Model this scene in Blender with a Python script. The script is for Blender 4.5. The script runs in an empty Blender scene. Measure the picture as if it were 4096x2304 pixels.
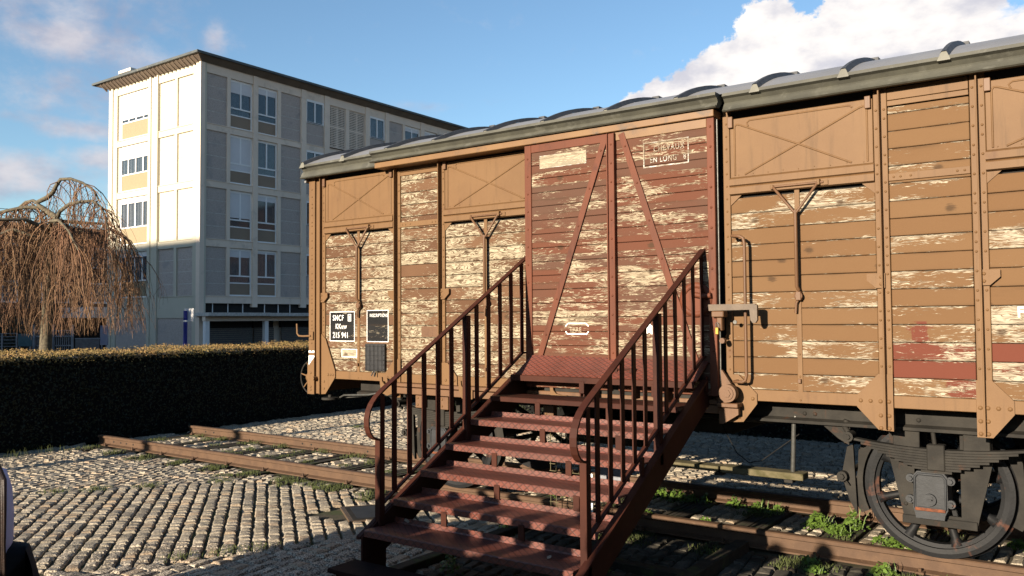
import bpy, math, random
from mathutils import Vector, Matrix
rnd = random.Random(7)
PI = math.pi
S = bpy.context.scene
C = S.collection

# ------------------------------------------------------------ camera, world, sun, exposure
yaw, pitch, roll = [math.radians(a) for a in (35.75, 2.15, -0.388)]
fw = Vector((-math.sin(yaw)*math.cos(pitch), math.cos(yaw)*math.cos(pitch), math.sin(pitch)))
rt = Vector((math.cos(yaw), math.sin(yaw), 0)); up = rt.cross(fw)
r2 = math.cos(roll)*rt + math.sin(roll)*up; u2 = -math.sin(roll)*rt + math.cos(roll)*up
cd = bpy.data.cameras.new('camera'); cam = bpy.data.objects.new('camera', cd); C.objects.link(cam)
m3 = Matrix((r2, u2, -fw)).transposed()
cam.matrix_world = Matrix.Translation((0, 0, 1.73)) @ m3.to_4x4()
cd.sensor_width = 36; cd.lens = 36*3340/4096; cd.clip_start = .05; cd.clip_end = 2000
S.camera = cam

SUN = Vector((.08, 1, -.25)).normalized()          # direction the light travels
SUN_EL = math.asin(-SUN.z)
sd = bpy.data.lights.new('sun', 'SUN'); so = bpy.data.objects.new('sun', sd); C.objects.link(so)
sd.energy = 5.0; sd.angle = math.radians(.5); sd.color = (1, .86, .68)
so.rotation_euler = SUN.to_track_quat('-Z', 'Y').to_euler(); so.location = (-2, -20, 12)
S.view_settings.view_transform = 'Standard'; S.view_settings.look = 'None'
S.view_settings.gamma = 1; S.view_settings.exposure = 1.3; S.view_settings.use_curve_mapping = False

class NT:
    def __init__(s, nt): s.nt = nt
    def n(s, t, **k):
        x = s.nt.nodes.new('ShaderNode'+t)
        for a, v in k.items(): setattr(x, a, v)
        return x
    def put(s, sock, v):
        if hasattr(v, 'is_linked') or isinstance(v, bpy.types.NodeSocket): s.nt.links.new(v, sock)
        elif v is not None:
            if isinstance(v, (tuple, list)) and len(v) == 3 and sock.type == 'RGBA': v = (*v, 1)
            sock.default_value = v
    def m(s, op, a, b=None, c=None, clamp=False):
        x = s.n('Math', operation=op, use_clamp=clamp)
        s.put(x.inputs[0], a)
        if b is not None: s.put(x.inputs[1], b)
        if c is not None: s.put(x.inputs[2], c)
        return x.outputs[0]
    def vec(s, a, b, c=0.0):
        x = s.n('CombineXYZ'); s.put(x.inputs[0], a); s.put(x.inputs[1], b); s.put(x.inputs[2], c); return x.outputs[0]
    def sep(s, v):
        x = s.n('SeparateXYZ'); s.put(x.inputs[0], v); return x.outputs
    def noise(s, v, scale=1, detail=2, rough=.5, dist=0):
        x = s.n('TexNoise'); s.put(x.inputs['Vector'], v)
        x.inputs['Scale'].default_value = scale; x.inputs['Detail'].default_value = detail
        x.inputs['Roughness'].default_value = rough; x.inputs['Distortion'].default_value = dist
        return x.outputs[0]
    def ss(s, v, a, b, lo=0.0, hi=1.0):
        x = s.n('MapRange', interpolation_type='SMOOTHSTEP')
        s.put(x.inputs[0], v); s.put(x.inputs[1], a); s.put(x.inputs[2], b); s.put(x.inputs[3], lo); s.put(x.inputs[4], hi)
        return x.outputs[0]
    def lin(s, v, a, b, lo=0.0, hi=1.0):
        x = s.n('MapRange'); s.put(x.inputs[0], v); s.put(x.inputs[1], a); s.put(x.inputs[2], b); s.put(x.inputs[3], lo); s.put(x.inputs[4], hi)
        return x.outputs[0]
    def mix(s, f, a, b, mode='MIX'):
        x = s.n('Mix', data_type='RGBA', blend_type=mode)
        s.put(x.inputs[0], f); s.put(x.inputs[6], a); s.put(x.inputs[7], b); return x.outputs[2]
    def bump(s, h, strength=.3, dist=.01):
        x = s.n('Bump'); s.put(x.inputs['Height'], h); x.inputs['Strength'].default_value = strength
        x.inputs['Distance'].default_value = dist; return x.outputs[0]
    def pos(s): return s.n('NewGeometry').outputs['Position']

W = bpy.data.worlds.new('World'); S.world = W; W.use_nodes = True
wn = NT(W.node_tree); W.node_tree.nodes.clear()
sky = wn.n('TexSky', sky_type='NISHITA'); sky.sun_disc = False
sky.sun_elevation = SUN_EL; sky.sun_rotation = math.atan2(-SUN.x, -SUN.y) % (2*PI)
sky.air_density = 1.0; sky.dust_density = .3; sky.ozone_density = 2.0
d = wn.n('TexCoord').outputs['Generated']
dx, dy, dz = wn.sep(d)
az = wn.m('MULTIPLY', wn.m('ARCTAN2', dy, dx), 180/PI)
el = wn.m('MULTIPLY', wn.m('ARCSINE', dz), 180/PI)
p2 = wn.vec(wn.m('MULTIPLY', az, .32), wn.m('MULTIPLY', el, .42), 0.0)
nA = wn.noise(p2, 1.0, 8, .58, .2); nB = wn.noise(wn.vec(wn.m('MULTIPLY', az, .11), wn.m('MULTIPLY', el, .22), 3.0), 1.0, 6, .6)
# the big cumulus: top outline as a function of azimuth
fc = wn.n('FloatCurve'); cv = fc.mapping.curves[0]
pts = [(60, 8), (80, 14), (90, 16.5), (95, 18.8), (99, 22.5), (104, 21.0), (105.8, 19.2), (108.6, 20.2), (111.2, 18.4), (114, 16.8), (116.5, 15.6), (118.3, 14.4), (119.3, 11.5), (122, 6), (130, 0)]
for i, (a_, e_) in enumerate(pts):
    xx = (a_-60)/70; yy = e_/30
    if i == 0: cv.points[0].location = (xx, yy)
    elif i == len(pts)-1: cv.points[-1].location = (xx, yy)
    else: cv.points.new(xx, yy)
fc.mapping.update()
wn.put(fc.inputs[1], wn.lin(az, 60, 130))
top = wn.m('MULTIPLY', fc.outputs[0], 30)
big = wn.m('ADD', wn.m('SUBTRACT', top, el), wn.m('ADD', wn.m('MULTIPLY', wn.m('SUBTRACT', nA, .5), 3.6), wn.m('MULTIPLY', wn.m('SUBTRACT', wn.noise(wn.vec(wn.m('MULTIPLY', az, 1.1), wn.m('MULTIPLY', el, 1.4), 2.0), 1.0, 7, .62), .5), 2.2)))
bigm = wn.ss(big, -.12, .38)
bigm = wn.m('MULTIPLY', bigm, wn.ss(wn.m('ADD', wn.m('MULTIPLY', nB, 1), wn.m('MULTIPLY', wn.ss(az, 93, 101), .35)), .36, .5))
blobs = [(153.8, 16.8, 3.6, 1.3, .95), (149.6, 16.1, 3.4, 1.1, .75), (145.4, 17.9, .9, 1.3, .5), (146.3, 20.2, .7, .6, .4), (131.7, 14.4, 2.2, .4, .5),
         (153.0, 11.6, 3.2, .6, .8), (151.5, 10.1, 3.0, .7, .85), (157.4, 8.8, 4.5, 1.4, 1.0), (157, 20.5, 8, 3.6, .75), (152, 14.2, 7, 2.2, .5), (153.2, 20.0, 1.3, .5, .6), (156, 12.0, 3.5, .5, .5),
         (170, 15, 9, 3, .8), (185, 9, 12, 2.5, .8), (75, 24, 9, 4, .7)]
acc = None
for (a_, e_, ra, re, am) in blobs:
    q = wn.m('ADD', wn.m('POWER', wn.m('DIVIDE', wn.m('SUBTRACT', az, a_), ra), 2), wn.m('POWER', wn.m('DIVIDE', wn.m('SUBTRACT', el, e_), re), 2))
    g = wn.m('MULTIPLY', wn.m('EXPONENT', wn.m('MULTIPLY', q, -.75)), am)
    acc = g if acc is None else wn.m('MAXIMUM', acc, g)
nC = wn.noise(wn.vec(wn.m('MULTIPLY', az, .9), wn.m('MULTIPLY', el, 1.3), 5.0), 1.0, 6, .6)
sm = wn.ss(wn.m('ADD', acc, wn.m('ADD', wn.m('MULTIPLY', wn.m('SUBTRACT', nA, .5), 1.3), wn.m('MULTIPLY', wn.m('SUBTRACT', nC, .5), .5))), .12, 1.05)
sm = wn.m('MULTIPLY', sm, .85)
shade = wn.noise(wn.vec(wn.m('MULTIPLY', az, .2), wn.m('MULTIPLY', el, .35), 9.0), 1, 5, .55)
bigcol = wn.mix(wn.ss(shade, .42, .72), (1.05, 1.0, .96), (.62, .62, .70))
smallcol = wn.mix(wn.ss(shade, .3, .7), (.84, .78, .80), (.40, .41, .54))
skyc = wn.mix(1.0, sky.outputs[0], (.90, 1.0, 1.05), 'MULTIPLY')
b1 = wn.n('Background'); wn.put(b1.inputs[0], skyc); b1.inputs[1].default_value = .076
b2 = wn.n('Background'); wn.put(b2.inputs[0], smallcol); b2.inputs[1].default_value = .39
b3 = wn.n('Background'); wn.put(b3.inputs[0], bigcol); b3.inputs[1].default_value = .43
mx1 = wn.n('MixShader'); wn.put(mx1.inputs[0], sm); wn.put(mx1.inputs[1], b1.outputs[0]); wn.put(mx1.inputs[2], b2.outputs[0])
mx2 = wn.n('MixShader'); wn.put(mx2.inputs[0], bigm); wn.put(mx2.inputs[1], mx1.outputs[0]); wn.put(mx2.inputs[2], b3.outputs[0])
wo = wn.n('OutputWorld'); wn.put(wo.inputs[0], mx2.outputs[0])

# ------------------------------------------------------------ helpers
class MB:
    def __init__(s): s.v = []; s.f = []; s.sm = []
    def add(s, vs, fs, smooth=False):
        b = len(s.v); s.v += [tuple(p) for p in vs]
        for f in fs: s.f.append(tuple(b+i for i in f)); s.sm.append(smooth)
        return s
    def box(s, x0, x1, y0, y1, z0, z1):
        return s.add([(x0,y0,z0),(x1,y0,z0),(x1,y1,z0),(x0,y1,z0),(x0,y0,z1),(x1,y0,z1),(x1,y1,z1),(x0,y1,z1)],
                     [(0,3,2,1),(4,5,6,7),(0,1,5,4),(1,2,6,5),(2,3,7,6),(3,0,4,7)])
    def cbox(s, x0, x1, y0, y1, z0, z1, c=.004):
        vs = []; idx = {}
        for ix, x in enumerate((x0, x1)):
            for iy, y in enumerate((y0, y1)):
                for iz, z in enumerate((z0, z1)):
                    sx, sy, sz = (1-2*ix), (1-2*iy), (1-2*iz)
                    for a in range(3):
                        p = [x+sx*c, y+sy*c, z+sz*c]; p[a] = (x, y, z)[a]
                        idx[(ix,iy,iz,a)] = len(vs); vs.append(tuple(p))
        fs = []
        I = lambda a, b, c_, k: idx[(a,b,c_,k)]
        for k in range(3):
            o = [i for i in range(3) if i != k]
            for side in (0, 1):
                q = []
                for (u, w) in ((0,0),(1,0),(1,1),(0,1)):
                    t = [0,0,0]; t[k] = side; t[o[0]] = u; t[o[1]] = w; q.append(I(*t, k))
                fs.append(tuple(q))
        for k in range(3):                      # edges along axis k
            o = [i for i in range(3) if i != k]
            for u in (0,1):
                for w in (0,1):
                    t0 = [0,0,0]; t0[o[0]] = u; t0[o[1]] = w; t1 = list(t0); t1[k] = 1
                    fs.append((I(*t0,o[0]), I(*t1,o[0]), I(*t1,o[1]), I(*t0,o[1])))
        for a in (0,1):
            for b in (0,1):
                for c_ in (0,1): fs.append((I(a,b,c_,0), I(a,b,c_,1), I(a,b,c_,2)))
        return s.add(vs, fs)
    def tube(s, pts, r, n=8, caps=True, smooth=True, r1=None):
        pts = [Vector(p) for p in pts]; rings = []; N = len(pts); prev = None
        rr = r if isinstance(r, (list, tuple)) else [r+((r1 if r1 is not None else r)-r)*i/(max(1, N-1)) for i in range(N)]
        for i, p in enumerate(pts):
            t = (pts[min(i+1, N-1)] - pts[max(i-1, 0)]).normalized()
            if prev is None:
                a = Vector((0,0,1)) if abs(t.z) < .9 else Vector((1,0,0)); u = t.cross(a).normalized()
            else:
                u = (prev - t*prev.dot(t)); u = u.normalized() if u.length > 1e-6 else t.orthogonal().normalized()
            prev = u; w = t.cross(u)
            rings.append([p + (u*math.cos(2*PI*j/n) + w*math.sin(2*PI*j/n))*rr[i] for j in range(n)])
        vs = [q for g in rings for q in g]; fs = []
        for i in range(N-1):
            for j in range(n): fs.append((i*n+j, i*n+(j+1) % n, (i+1)*n+(j+1) % n, (i+1)*n+j))
        s.add(vs, fs, smooth)
        if caps: s.add(rings[0], [tuple(range(n-1, -1, -1))]); s.add(rings[-1], [tuple(range(n))])
        return s
    def prism(s, poly, axis, a, b, smooth=False):   # polygon in the other two axes, extruded a..b
        n = len(poly)
        def P(p, t):
            return {'x': (t, p[0], p[1]), 'y': (p[0], t, p[1]), 'z': (p[0], p[1], t)}[axis]
        s.add([P(p, a) for p in poly]+[P(p, b) for p in poly], [(i, (i+1) % n, n+(i+1) % n, n+i) for i in range(n)], smooth)
        s.add([P(p, a) for p in poly], [tuple(range(n-1, -1, -1))]); s.add([P(p, b) for p in poly], [tuple(range(n))])
        return s
    def dome(s, c, nrm, r, h=None, n=7):
        h = h or r*.7; c = Vector(c); nn = Vector(nrm).normalized(); u = nn.orthogonal().normalized(); w = nn.cross(u)
        vs = []
        for (k, z) in ((1, 0), (.72, .7)):
            for j in range(n): vs.append(c + (u*math.cos(2*PI*j/n)+w*math.sin(2*PI*j/n))*r*k + nn*h*z)
        vs.append(c+nn*h)
        fs = [(j, (j+1) % n, n+(j+1) % n, n+j) for j in range(n)] + [(n+j, n+(j+1) % n, 2*n) for j in range(n)]
        return s.add(vs, fs, True)
    def cyl(s, a, b, r, n=16, smooth=True, r1=None): return s.tube([a, b], r, n, True, smooth, r1)
    def ring(s, c, axis, prof, n=48, smooth=True):              # prof: closed list of (radius, offset along axis)
        c = Vector(c); ax = Vector(axis); u = ax.orthogonal().normalized(); w = ax.cross(u); k = len(prof); vs = []
        for j in range(n):
            e = u*math.cos(2*PI*j/n)+w*math.sin(2*PI*j/n)
            for (r, o) in prof: vs.append(c+e*r+ax*o)
        fs = [(j*k+i, j*k+(i+1) % k, ((j+1) % n)*k+(i+1) % k, ((j+1) % n)*k+i) for j in range(n) for i in range(k)]
        return s.add(vs, fs, smooth)

WL = {}
def wl(o): return WL.get(o.name, Vector((0,0,0)))
def mesh(name, mb, m, origin=Vector((0,0,0)), ang=None):
    me = bpy.data.meshes.new(name); o = origin
    me.from_pydata([(v[0]-o[0], v[1]-o[1], v[2]-o[2]) for v in mb.v], [], mb.f)
    if any(mb.sm): me.polygons.foreach_set('use_smooth', mb.sm)
    if m: me.materials.append(m)
    me.update(); return me
def obj(name, mb, m, parent=None, origin=None):
    base = wl(parent) if parent else Vector((0,0,0))
    og = Vector(origin) if origin is not None else base
    o = bpy.data.objects.new(name, mesh(name, mb, m, og)); C.objects.link(o)
    if parent: o.parent = parent
    o.location = og-base; WL[o.name] = og
    return o
def piece(name, me, loc, parent=None, rot=0, scale=None):
    o = bpy.data.objects.new(name, me); C.objects.link(o)
    base = wl(parent) if parent else Vector((0,0,0))
    if parent: o.parent = parent
    o.location = Vector(loc)-base; o.rotation_euler = (0,0,rot); WL[o.name] = Vector(loc)
    if scale: o.scale = scale
    return o
def tag(o, label=None, cat=None, group=None, kind=None):
    if label: o['label'] = label
    if cat: o['category'] = cat
    if group: o['group'] = group
    if kind: o['kind'] = kind
    return o
def thing(name, loc, label, cat, group=None):
    o = bpy.data.objects.new(name, None); C.objects.link(o); o.location = loc; WL[o.name] = Vector(loc)
    o.empty_display_size = .2
    return tag(o, label, cat, group)
def stuff(o): o['kind'] = 'stuff'; return o

# ------------------------------------------------------------ materials
KEEP = {'pale_render','pebbledash_panel','cream_render','pale_mortar','white_window_frame','pale_roller_shutter','tan_spandrel','pale_curtain','hedge_top_leaf','white_paint','red_brown_twig','weed_leaf','soffit_boards','pale_bark','lilac_white_hood'}
ALB = .66
def sc3(c, k): return tuple(x*k for x in c)
def newmat(name):
    m = bpy.data.materials.new(name); m.use_nodes = True; nt = m.node_tree
    t = NT(nt); b = nt.nodes['Principled BSDF']; return m, t, b
def mat(name, c, c2=None, rough=.7, scale=8, bump=.15, bscale=None, metal=0, var=.5, dirt=None, dscale=3, bd=.004, island=0, spec=.35, dth=(.55,.7), streak=0):
    k_ = 1 if name in KEEP else ALB
    c2 = sc3(c2 or sc3(c, .7), k_); c = sc3(c, k_); dirt = sc3(dirt, k_) if dirt else None
    m, t, b = newmat(name); p = t.pos()
    n1 = t.noise(p, scale, 5, .6)
    col = t.mix(t.ss(n1, .5-.25*var-.05, .5+.25*var+.05), c, c2 or tuple(x*.7 for x in c))
    if dirt:
        n2 = t.noise(p, dscale, 6, .65, .3)
        col = t.mix(t.ss(n2, *dth), col, dirt)
    if streak:
        X_, Y_, Z_ = t.sep(p); sn = t.noise(t.vec(t.m('MULTIPLY', X_, 22.0), t.m('MULTIPLY', Y_, 22.0), t.m('MULTIPLY', Z_, 1.6)), 1, 5, .65)
        col = t.mix(t.m('MULTIPLY', t.ss(sn, .5, .72), streak), col, sc3(c, .42)); col = t.mix(t.m('MULTIPLY', t.ss(t.noise(p, 45, 4, .7), .66, .72), streak), col, (.10,.035,.015)); col = t.mix(t.m('MULTIPLY', t.ss(t.noise(p, .7, 3, .5), .35, .65), .22), col, sc3(c, 1.25))
    if island:
        r = t.n('NewGeometry').outputs['Random Per Island']
        col = t.mix(1.0, col, t.mix(r, (1-island,)*3, (1+island*.6,)*3), 'MULTIPLY')
    t.put(b.inputs['Base Color'], col); b.inputs['Roughness'].default_value = rough
    b.inputs['Metallic'].default_value = metal; b.inputs['Specular IOR Level'].default_value = spec
    if bump:
        t.put(b.inputs['Normal'], t.bump(t.noise(p, bscale or scale*6, 4, .6), bump, bd))
    return m

def peel(name, paint, paint2, wood, dark, amt, edge=.05, rvar=.22, ps=.5, red=None, gap=.025, stain=.3, streak=.5, lc=2.4, lz=11., fz=150.):
    paint, paint2, wood, dark = [sc3(q, ALB) for q in (paint, paint2, wood, dark)]
    if red: red = (sc3(red[0], ALB),)+tuple(red[1:])
    m, t, b = newmat(name); p = t.pos(); X, Y, Z = t.sep(p)
    zf = t.m('DIVIDE', t.m('SUBTRACT', Z, 1.229), .1128); k = t.m('FLOOR', zf); fr = t.m('SUBTRACT', zf, k)
    bay = None
    for th in (-5.46, -4.91, -3.95, -3.09, -2.2, -1.19, -.64):
        g = t.m('GREATER_THAN', X, th); bay = g if bay is None else t.m('ADD', bay, g)
    wnz = t.n('TexWhiteNoise', noise_dimensions='3D'); t.put(wnz.inputs['Vector'], t.vec(k, bay, 0.0))
    r = wnz.outputs['Value']; r_2 = t.sep(wnz.outputs['Color'])[1]
    off = t.m('MULTIPLY', r, 37.0)
    xo = t.m('ADD', X, off)
    warp = t.noise(t.vec(t.m('MULTIPLY', xo, 5.5), t.m('MULTIPLY', Z, 16.0), bay), 1, 2, .5)
    warp2 = t.m('MULTIPLY', t.m('SUBTRACT', warp, .5), 9.0)
    large = t.noise(t.vec(t.m('MULTIPLY', xo, lc), t.m('MULTIPLY', Z, lz), bay), 1, 4, .62, .3)
    fine = t.noise(t.vec(t.m('MULTIPLY', xo, 15.0), t.m('ADD', t.m('MULTIPLY', Z, fz), warp2), k), 1, 4, .68)
    fine2 = t.noise(t.vec(t.m('MULTIPLY', xo, 9.0), t.m('ADD', t.m('MULTIPLY', Z, fz*1.5), t.m('MULTIPLY', warp2, 2.5)), 7.0), 1, 2, .6)
    ed = t.m('POWER', t.m('MULTIPLY', t.m('ABSOLUTE', t.m('SUBTRACT', fr, .5)), 2.0), 5.0)
    sc = t.m('ADD', t.m('MULTIPLY', large, 1-ps), t.m('MULTIPLY', fine, ps))
    sc = t.m('ADD', sc, t.m('MULTIPLY', ed, edge)); sc = t.m('ADD', sc, t.m('MULTIPLY', t.m('SUBTRACT', t.noise(t.vec(t.m('MULTIPLY', xo, 1.1), t.m('MULTIPLY', Z, 1.6), 6.0), 1, 2, .5), .5), .46)); sc = t.m('ADD', sc, t.m('MULTIPLY', t.m('SUBTRACT', r, .5), rvar)); sc = t.m('ADD', sc, amt)
    mask = t.ss(sc, .5-gap*.5, .5+gap*.5)
    vor = t.n('TexVoronoi', voronoi_dimensions='2D'); t.put(vor.inputs['Vector'], t.vec(t.m('MULTIPLY', xo, 2.1), t.m('MULTIPLY', Z, 3.0), 0.0))
    vor.inputs['Scale'].default_value = 1.0
    kn = t.ss(t.m('ADD', vor.outputs['Distance'], t.m('MULTIPLY', t.m('SUBTRACT', fine, .5), .16)), .03, .085, 1.0, 0.0); kn = t.m('MULTIPLY', kn, t.m('GREATER_THAN', t.sep(vor.outputs['Color'])[0], .45))
    wcol = t.mix(t.m('MULTIPLY', t.ss(fine2, .46, .56), streak), wood, dark)
    st = t.noise(t.vec(t.m('MULTIPLY', xo, 1.3), t.m('MULTIPLY', Z, 9.0), 4.0), 1, 4, .6)
    wcol = t.mix(t.m('MULTIPLY', t.ss(st, .52, .75), stain), wcol, dark)
    pc = t.mix(t.ss(t.m('ADD', t.m('MULTIPLY', r_2, .6), t.m('MULTIPLY', t.noise(p, 2.2, 4, .6), .8)), .45, 1.0), paint, paint2)
    if red:
        msk = None
        for (x0, x1, z0, z1) in red[1:]:
            nn = t.m('MULTIPLY', t.m('SUBTRACT', t.noise(p, 14, 5, .7), .5), .22)
            q = t.m('MULTIPLY', t.ss(t.m('ADD', X, nn), x0, x0+.02), t.ss(t.m('ADD', X, nn), x1-.02, x1, 1., 0.))
            q = t.m('MULTIPLY', q, t.m('MULTIPLY', t.ss(Z, z0-.006, z0+.006), t.ss(Z, z1-.006, z1+.006, 1., 0.)))
            msk = q if msk is None else t.m('MAXIMUM', msk, q)
        pc = t.mix(msk, pc, red[0])
    pst = t.noise(t.vec(t.m('MULTIPLY', xo, 1.0), t.m('MULTIPLY', Z, 7.0), 14.0), 1, 4, .6)
    pc = t.mix(t.m('MULTIPLY', t.ss(pst, .6, .8), .5), pc, tuple(x*.45 for x in paint))
    col = t.mix(mask, pc, wcol)
    col = t.mix(t.m('MULTIPLY', kn, .8), col, tuple(x*.7 for x in dark))
    gr = t.m('MULTIPLY', t.m('POWER', t.m('MULTIPLY', t.m('ABSOLUTE', t.m('SUBTRACT', fr, .5)), 2.0), 8.0), t.ss(t.noise(t.vec(t.m('MULTIPLY', xo, 3.0), t.m('MULTIPLY', Z, 2.0), 21.0), 1, 4, .65), .40, .62))
    col = t.mix(t.m('MULTIPLY', gr, .7), col, tuple(x*.6 for x in dark))
    t.put(b.inputs['Base Color'], col); b.inputs['Roughness'].default_value = .82; b.inputs['Specular IOR Level'].default_value = .15
    h = t.m('SUBTRACT', t.m('MULTIPLY', fine2, .5), t.m('MULTIPLY', mask, .8))
    t.put(b.inputs['Normal'], t.bump(h, .45, .0022))
    return m

CREAM = (.56, .475, .335); DKW = (.105, .064, .036)
M = {}
M['plank_left'] = peel('weathered_brown_plank', (.128,.066,.036), (.175,.095,.052), (.50,.43,.30), DKW, .004, edge=.03, rvar=.075, ps=.60, streak=.95, stain=.6, fz=120.)
M['plank_door'] = peel('peeling_red_plank', (.150,.058,.034), (.125,.066,.044), (.53,.445,.31), DKW, -.060, edge=.03, rvar=.13, ps=.52, streak=.85, stain=.55)
M['plank_right'] = peel('peeling_tan_plank', (.200,.114,.055), (.185,.102,.048), (.53,.46,.34), DKW, -.108, edge=.10, rvar=.25, ps=.52, streak=.75, stain=.45, gap=.03,
                        red=((.165,.050,.031), (-1.20,-.64,1.341,1.567), (-1.05,-.93,1.567,1.70), (-.62,1.0,1.341,1.567), (-.86,-.6,1.235,1.341)))
M['sign_black'] = peel('worn_black_paint', (.012,.012,.013), (.02,.02,.02), CREAM, DKW, -.13, edge=.03, rvar=.10, ps=.6)
M['white_worn'] = peel('worn_white_paint', (.74,.72,.66), (.66,.64,.58), (.40,.33,.24), DKW, .045, edge=.0, rvar=.05, ps=.7)
M['faded'] = peel('faded_cream_paint', (.36,.32,.235), (.30,.26,.19), CREAM, DKW, .045, edge=.0, rvar=.05, ps=.7)
M['white'] = mat('white_paint', (.85,.85,.83), (.78,.78,.75), bump=0)
M['tan'] = mat('tan_painted_steel', (.208,.115,.050), (.183,.099,.043), spec=.22, rough=.6, streak=.4, scale=2.5, bump=.12, bscale=60, dirt=(.15,.075,.035), dscale=5, dth=(.6,.78))
M['brown'] = mat('brown_painted_steel', (.18,.092,.044), (.15,.075,.036), rough=.55, streak=.5, scale=3, bump=.12, bscale=60, dirt=(.11,.05,.028), dscale=6, dth=(.58,.75))
M['redsteel'] = mat('red_painted_steel', (.172,.055,.028), (.135,.047,.026), spec=.18, rough=.6, streak=.5, scale=2, bump=.12, bscale=70, dirt=(.10,.036,.022), dscale=5)
M['orange'] = mat('orange_tan_steel', (.25,.135,.052), (.21,.11,.045), rough=.5, scale=3, bump=.1, dirt=(.12,.08,.05), dscale=6)
M['gutter'] = mat('grey_green_metal', (.115,.112,.086), (.08,.078,.062), rough=.6, scale=5, bump=.2, dirt=(.15,.147,.12), dscale=7)
M['roof'] = mat('zinc_roof', (.30,.295,.29), (.25,.247,.245), rough=.45, scale=2, bump=.06, metal=.0)
M['rib'] = mat('slate_rib', (.075,.08,.09), (.05,.055,.06), rough=.6, scale=20, bump=.3, bscale=40)
M['ribcap'] = mat('rib_cap_metal', (.22,.215,.175), (.17,.165,.135), rough=.6, scale=12)
M['under'] = mat('weathered_underframe', (.038,.034,.028), (.021,.019,.016), spec=.22, rough=.75, scale=6, bump=.4, bscale=50, dirt=(.075,.035,.02), dscale=9, dth=(.6,.75))
M['wheel'] = mat('black_wheel_steel', (.013,.0135,.015), (.008,.0085,.0095), spec=.22, rough=.6, scale=7, bump=.3, bscale=60, dirt=(.085,.034,.020), dscale=7, dth=(.58,.70))
M['axlebox'] = mat('grey_axle_box', (.038,.041,.045), (.024,.026,.029), rough=.6, scale=8, bump=.3, bscale=60, dirt=(.25,.09,.04), dscale=12, dth=(.66,.74))
M['rustor'] = mat('orange_rust', (.24,.075,.03), (.12,.045,.025), rough=.9, scale=40)
M['pipe'] = mat('grey_pipe', (.16,.16,.15), (.11,.11,.1), rough=.4, metal=.5, scale=20)
M['inner'] = mat('dark_interior', (.02,.018,.016), rough=.9, bump=0)
M['stair'] = mat('dark_red_painted_stair', (.072,.022,.012), (.046,.014,.009), rough=.6, spec=.15, streak=.4, scale=3, bump=.15, bscale=80, dirt=(.035,.013,.009), dscale=7)
M['rail'] = mat('rusty_rail', (.135,.075,.040), (.10,.055,.03), rough=.75, scale=9, bump=.35, bscale=90, dirt=(.17,.10,.055), dscale=30, dth=(.6,.72))
M['timber'] = mat('old_sleeper_timber', (.065,.05,.03), (.035,.027,.018), rough=.9, scale=14, bump=.5, bscale=40, dirt=(.07,.09,.025), dscale=5, dth=(.5,.65))
M['board'] = mat('mossy_footboard', (.17,.14,.075), (.11,.095,.045), rough=.85, scale=12, bump=.4, bscale=50, dirt=(.08,.07,.025), dscale=9, dth=(.5,.65))
M['brass'] = mat('brass_padlock', (.75,.5,.12), rough=.3, metal=.9, bump=0)
M['blackmetal'] = mat('black_metal', (.025,.025,.027), (.04,.04,.042), rough=.5, scale=20, dirt=(.42,.40,.36), dscale=22, dth=(.68,.72))
M['leverst'] = mat('bare_steel_lever', (.15,.105,.068), (.11,.075,.048), rough=.5, scale=15)

def diamond_mat():
    m, t, b = newmat('red_diamond_plate'); p = t.pos(); X, Y, Z = t.sep(p)
    v = t.m('ADD', Y, Z)                       # unrolls the tread over its folded edge
    a = t.m('MULTIPLY', t.m('ADD', X, t.m('MULTIPLY', v, 1.2)), 17.0); c = t.m('MULTIPLY', t.m('SUBTRACT', X, t.m('MULTIPLY', v, 1.2)), 17.0)
    f = lambda s_: t.m('ABSOLUTE', t.m('SUBTRACT', t.m('FRACT', s_), .5))
    g = t.m('MAXIMUM', f(a), f(c)); ridge = t.ss(g, .385, .44)
    n = t.noise(p, 4, 5, .65)
    col = t.mix(t.ss(n, .35, .65), (.125,.034,.021), (.09,.026,.016)); col = t.mix(t.m('MULTIPLY', ridge, .8), col, (.035,.012,.008))
    wet = t.ss(t.noise(t.vec(t.m('MULTIPLY', X, 1.2), t.m('MULTIPLY', Y, 4.0), Z), 1.5, 3, .5), .42, .58)
    t.put(b.inputs['Base Color'], col)
    t.put(b.inputs['Roughness'], t.m('MULTIPLY_ADD', wet, -.18, .58))
    t.put(b.inputs['Normal'], t.bump(t.m('ADD', ridge, t.m('MULTIPLY', t.noise(p, 90, 2, .5), .2)), .55, .004)); return m
M['diamond'] = diamond_mat()
M['steplow'] = mat('shade_dark_step_plate', (.035,.014,.010), (.02,.009,.007), rough=.8, spec=.1, scale=6, bump=.3)  # near-black colour carries the shade lying over the bottom step

def granite(name, obj_random):
    m, t, b = newmat(name); p = t.pos()
    sp = t.noise(p, 75, 3, .7); lo = t.noise(p, 1.3, 4, .6)
    r = t.n('ObjectInfo').outputs['Random'] if obj_random else t.n('NewGeometry').outputs['Random Per Island']
    col = t.mix(t.ss(sp, .43, .57), (.085,.073,.058), (.47,.41,.325)) if obj_random else t.mix(t.ss(sp, .36, .62), (.17,.148,.118), (.37,.325,.255))
    col = t.mix(1.0, col, t.mix(r, (.72,.70,.67), (1.2,1.17,1.12)), 'MULTIPLY')
    col = t.mix(t.m('MULTIPLY', t.ss(t.m('FRACT', t.m('MULTIPLY', r, 13.7)), .80, .84), .5), col, (.34,.24,.15))
    col = t.mix(t.m('MULTIPLY', t.ss(lo, .5, .7), .25), col, (.27,.24,.17))
    t.put(b.inputs['Base Color'], col); b.inputs['Roughness'].default_value = .8; b.inputs['Specular IOR Level'].default_value = .3
    t.put(b.inputs['Normal'], t.bump(t.noise(p, 60, 4, .65), .8, .008)); return m
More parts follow.
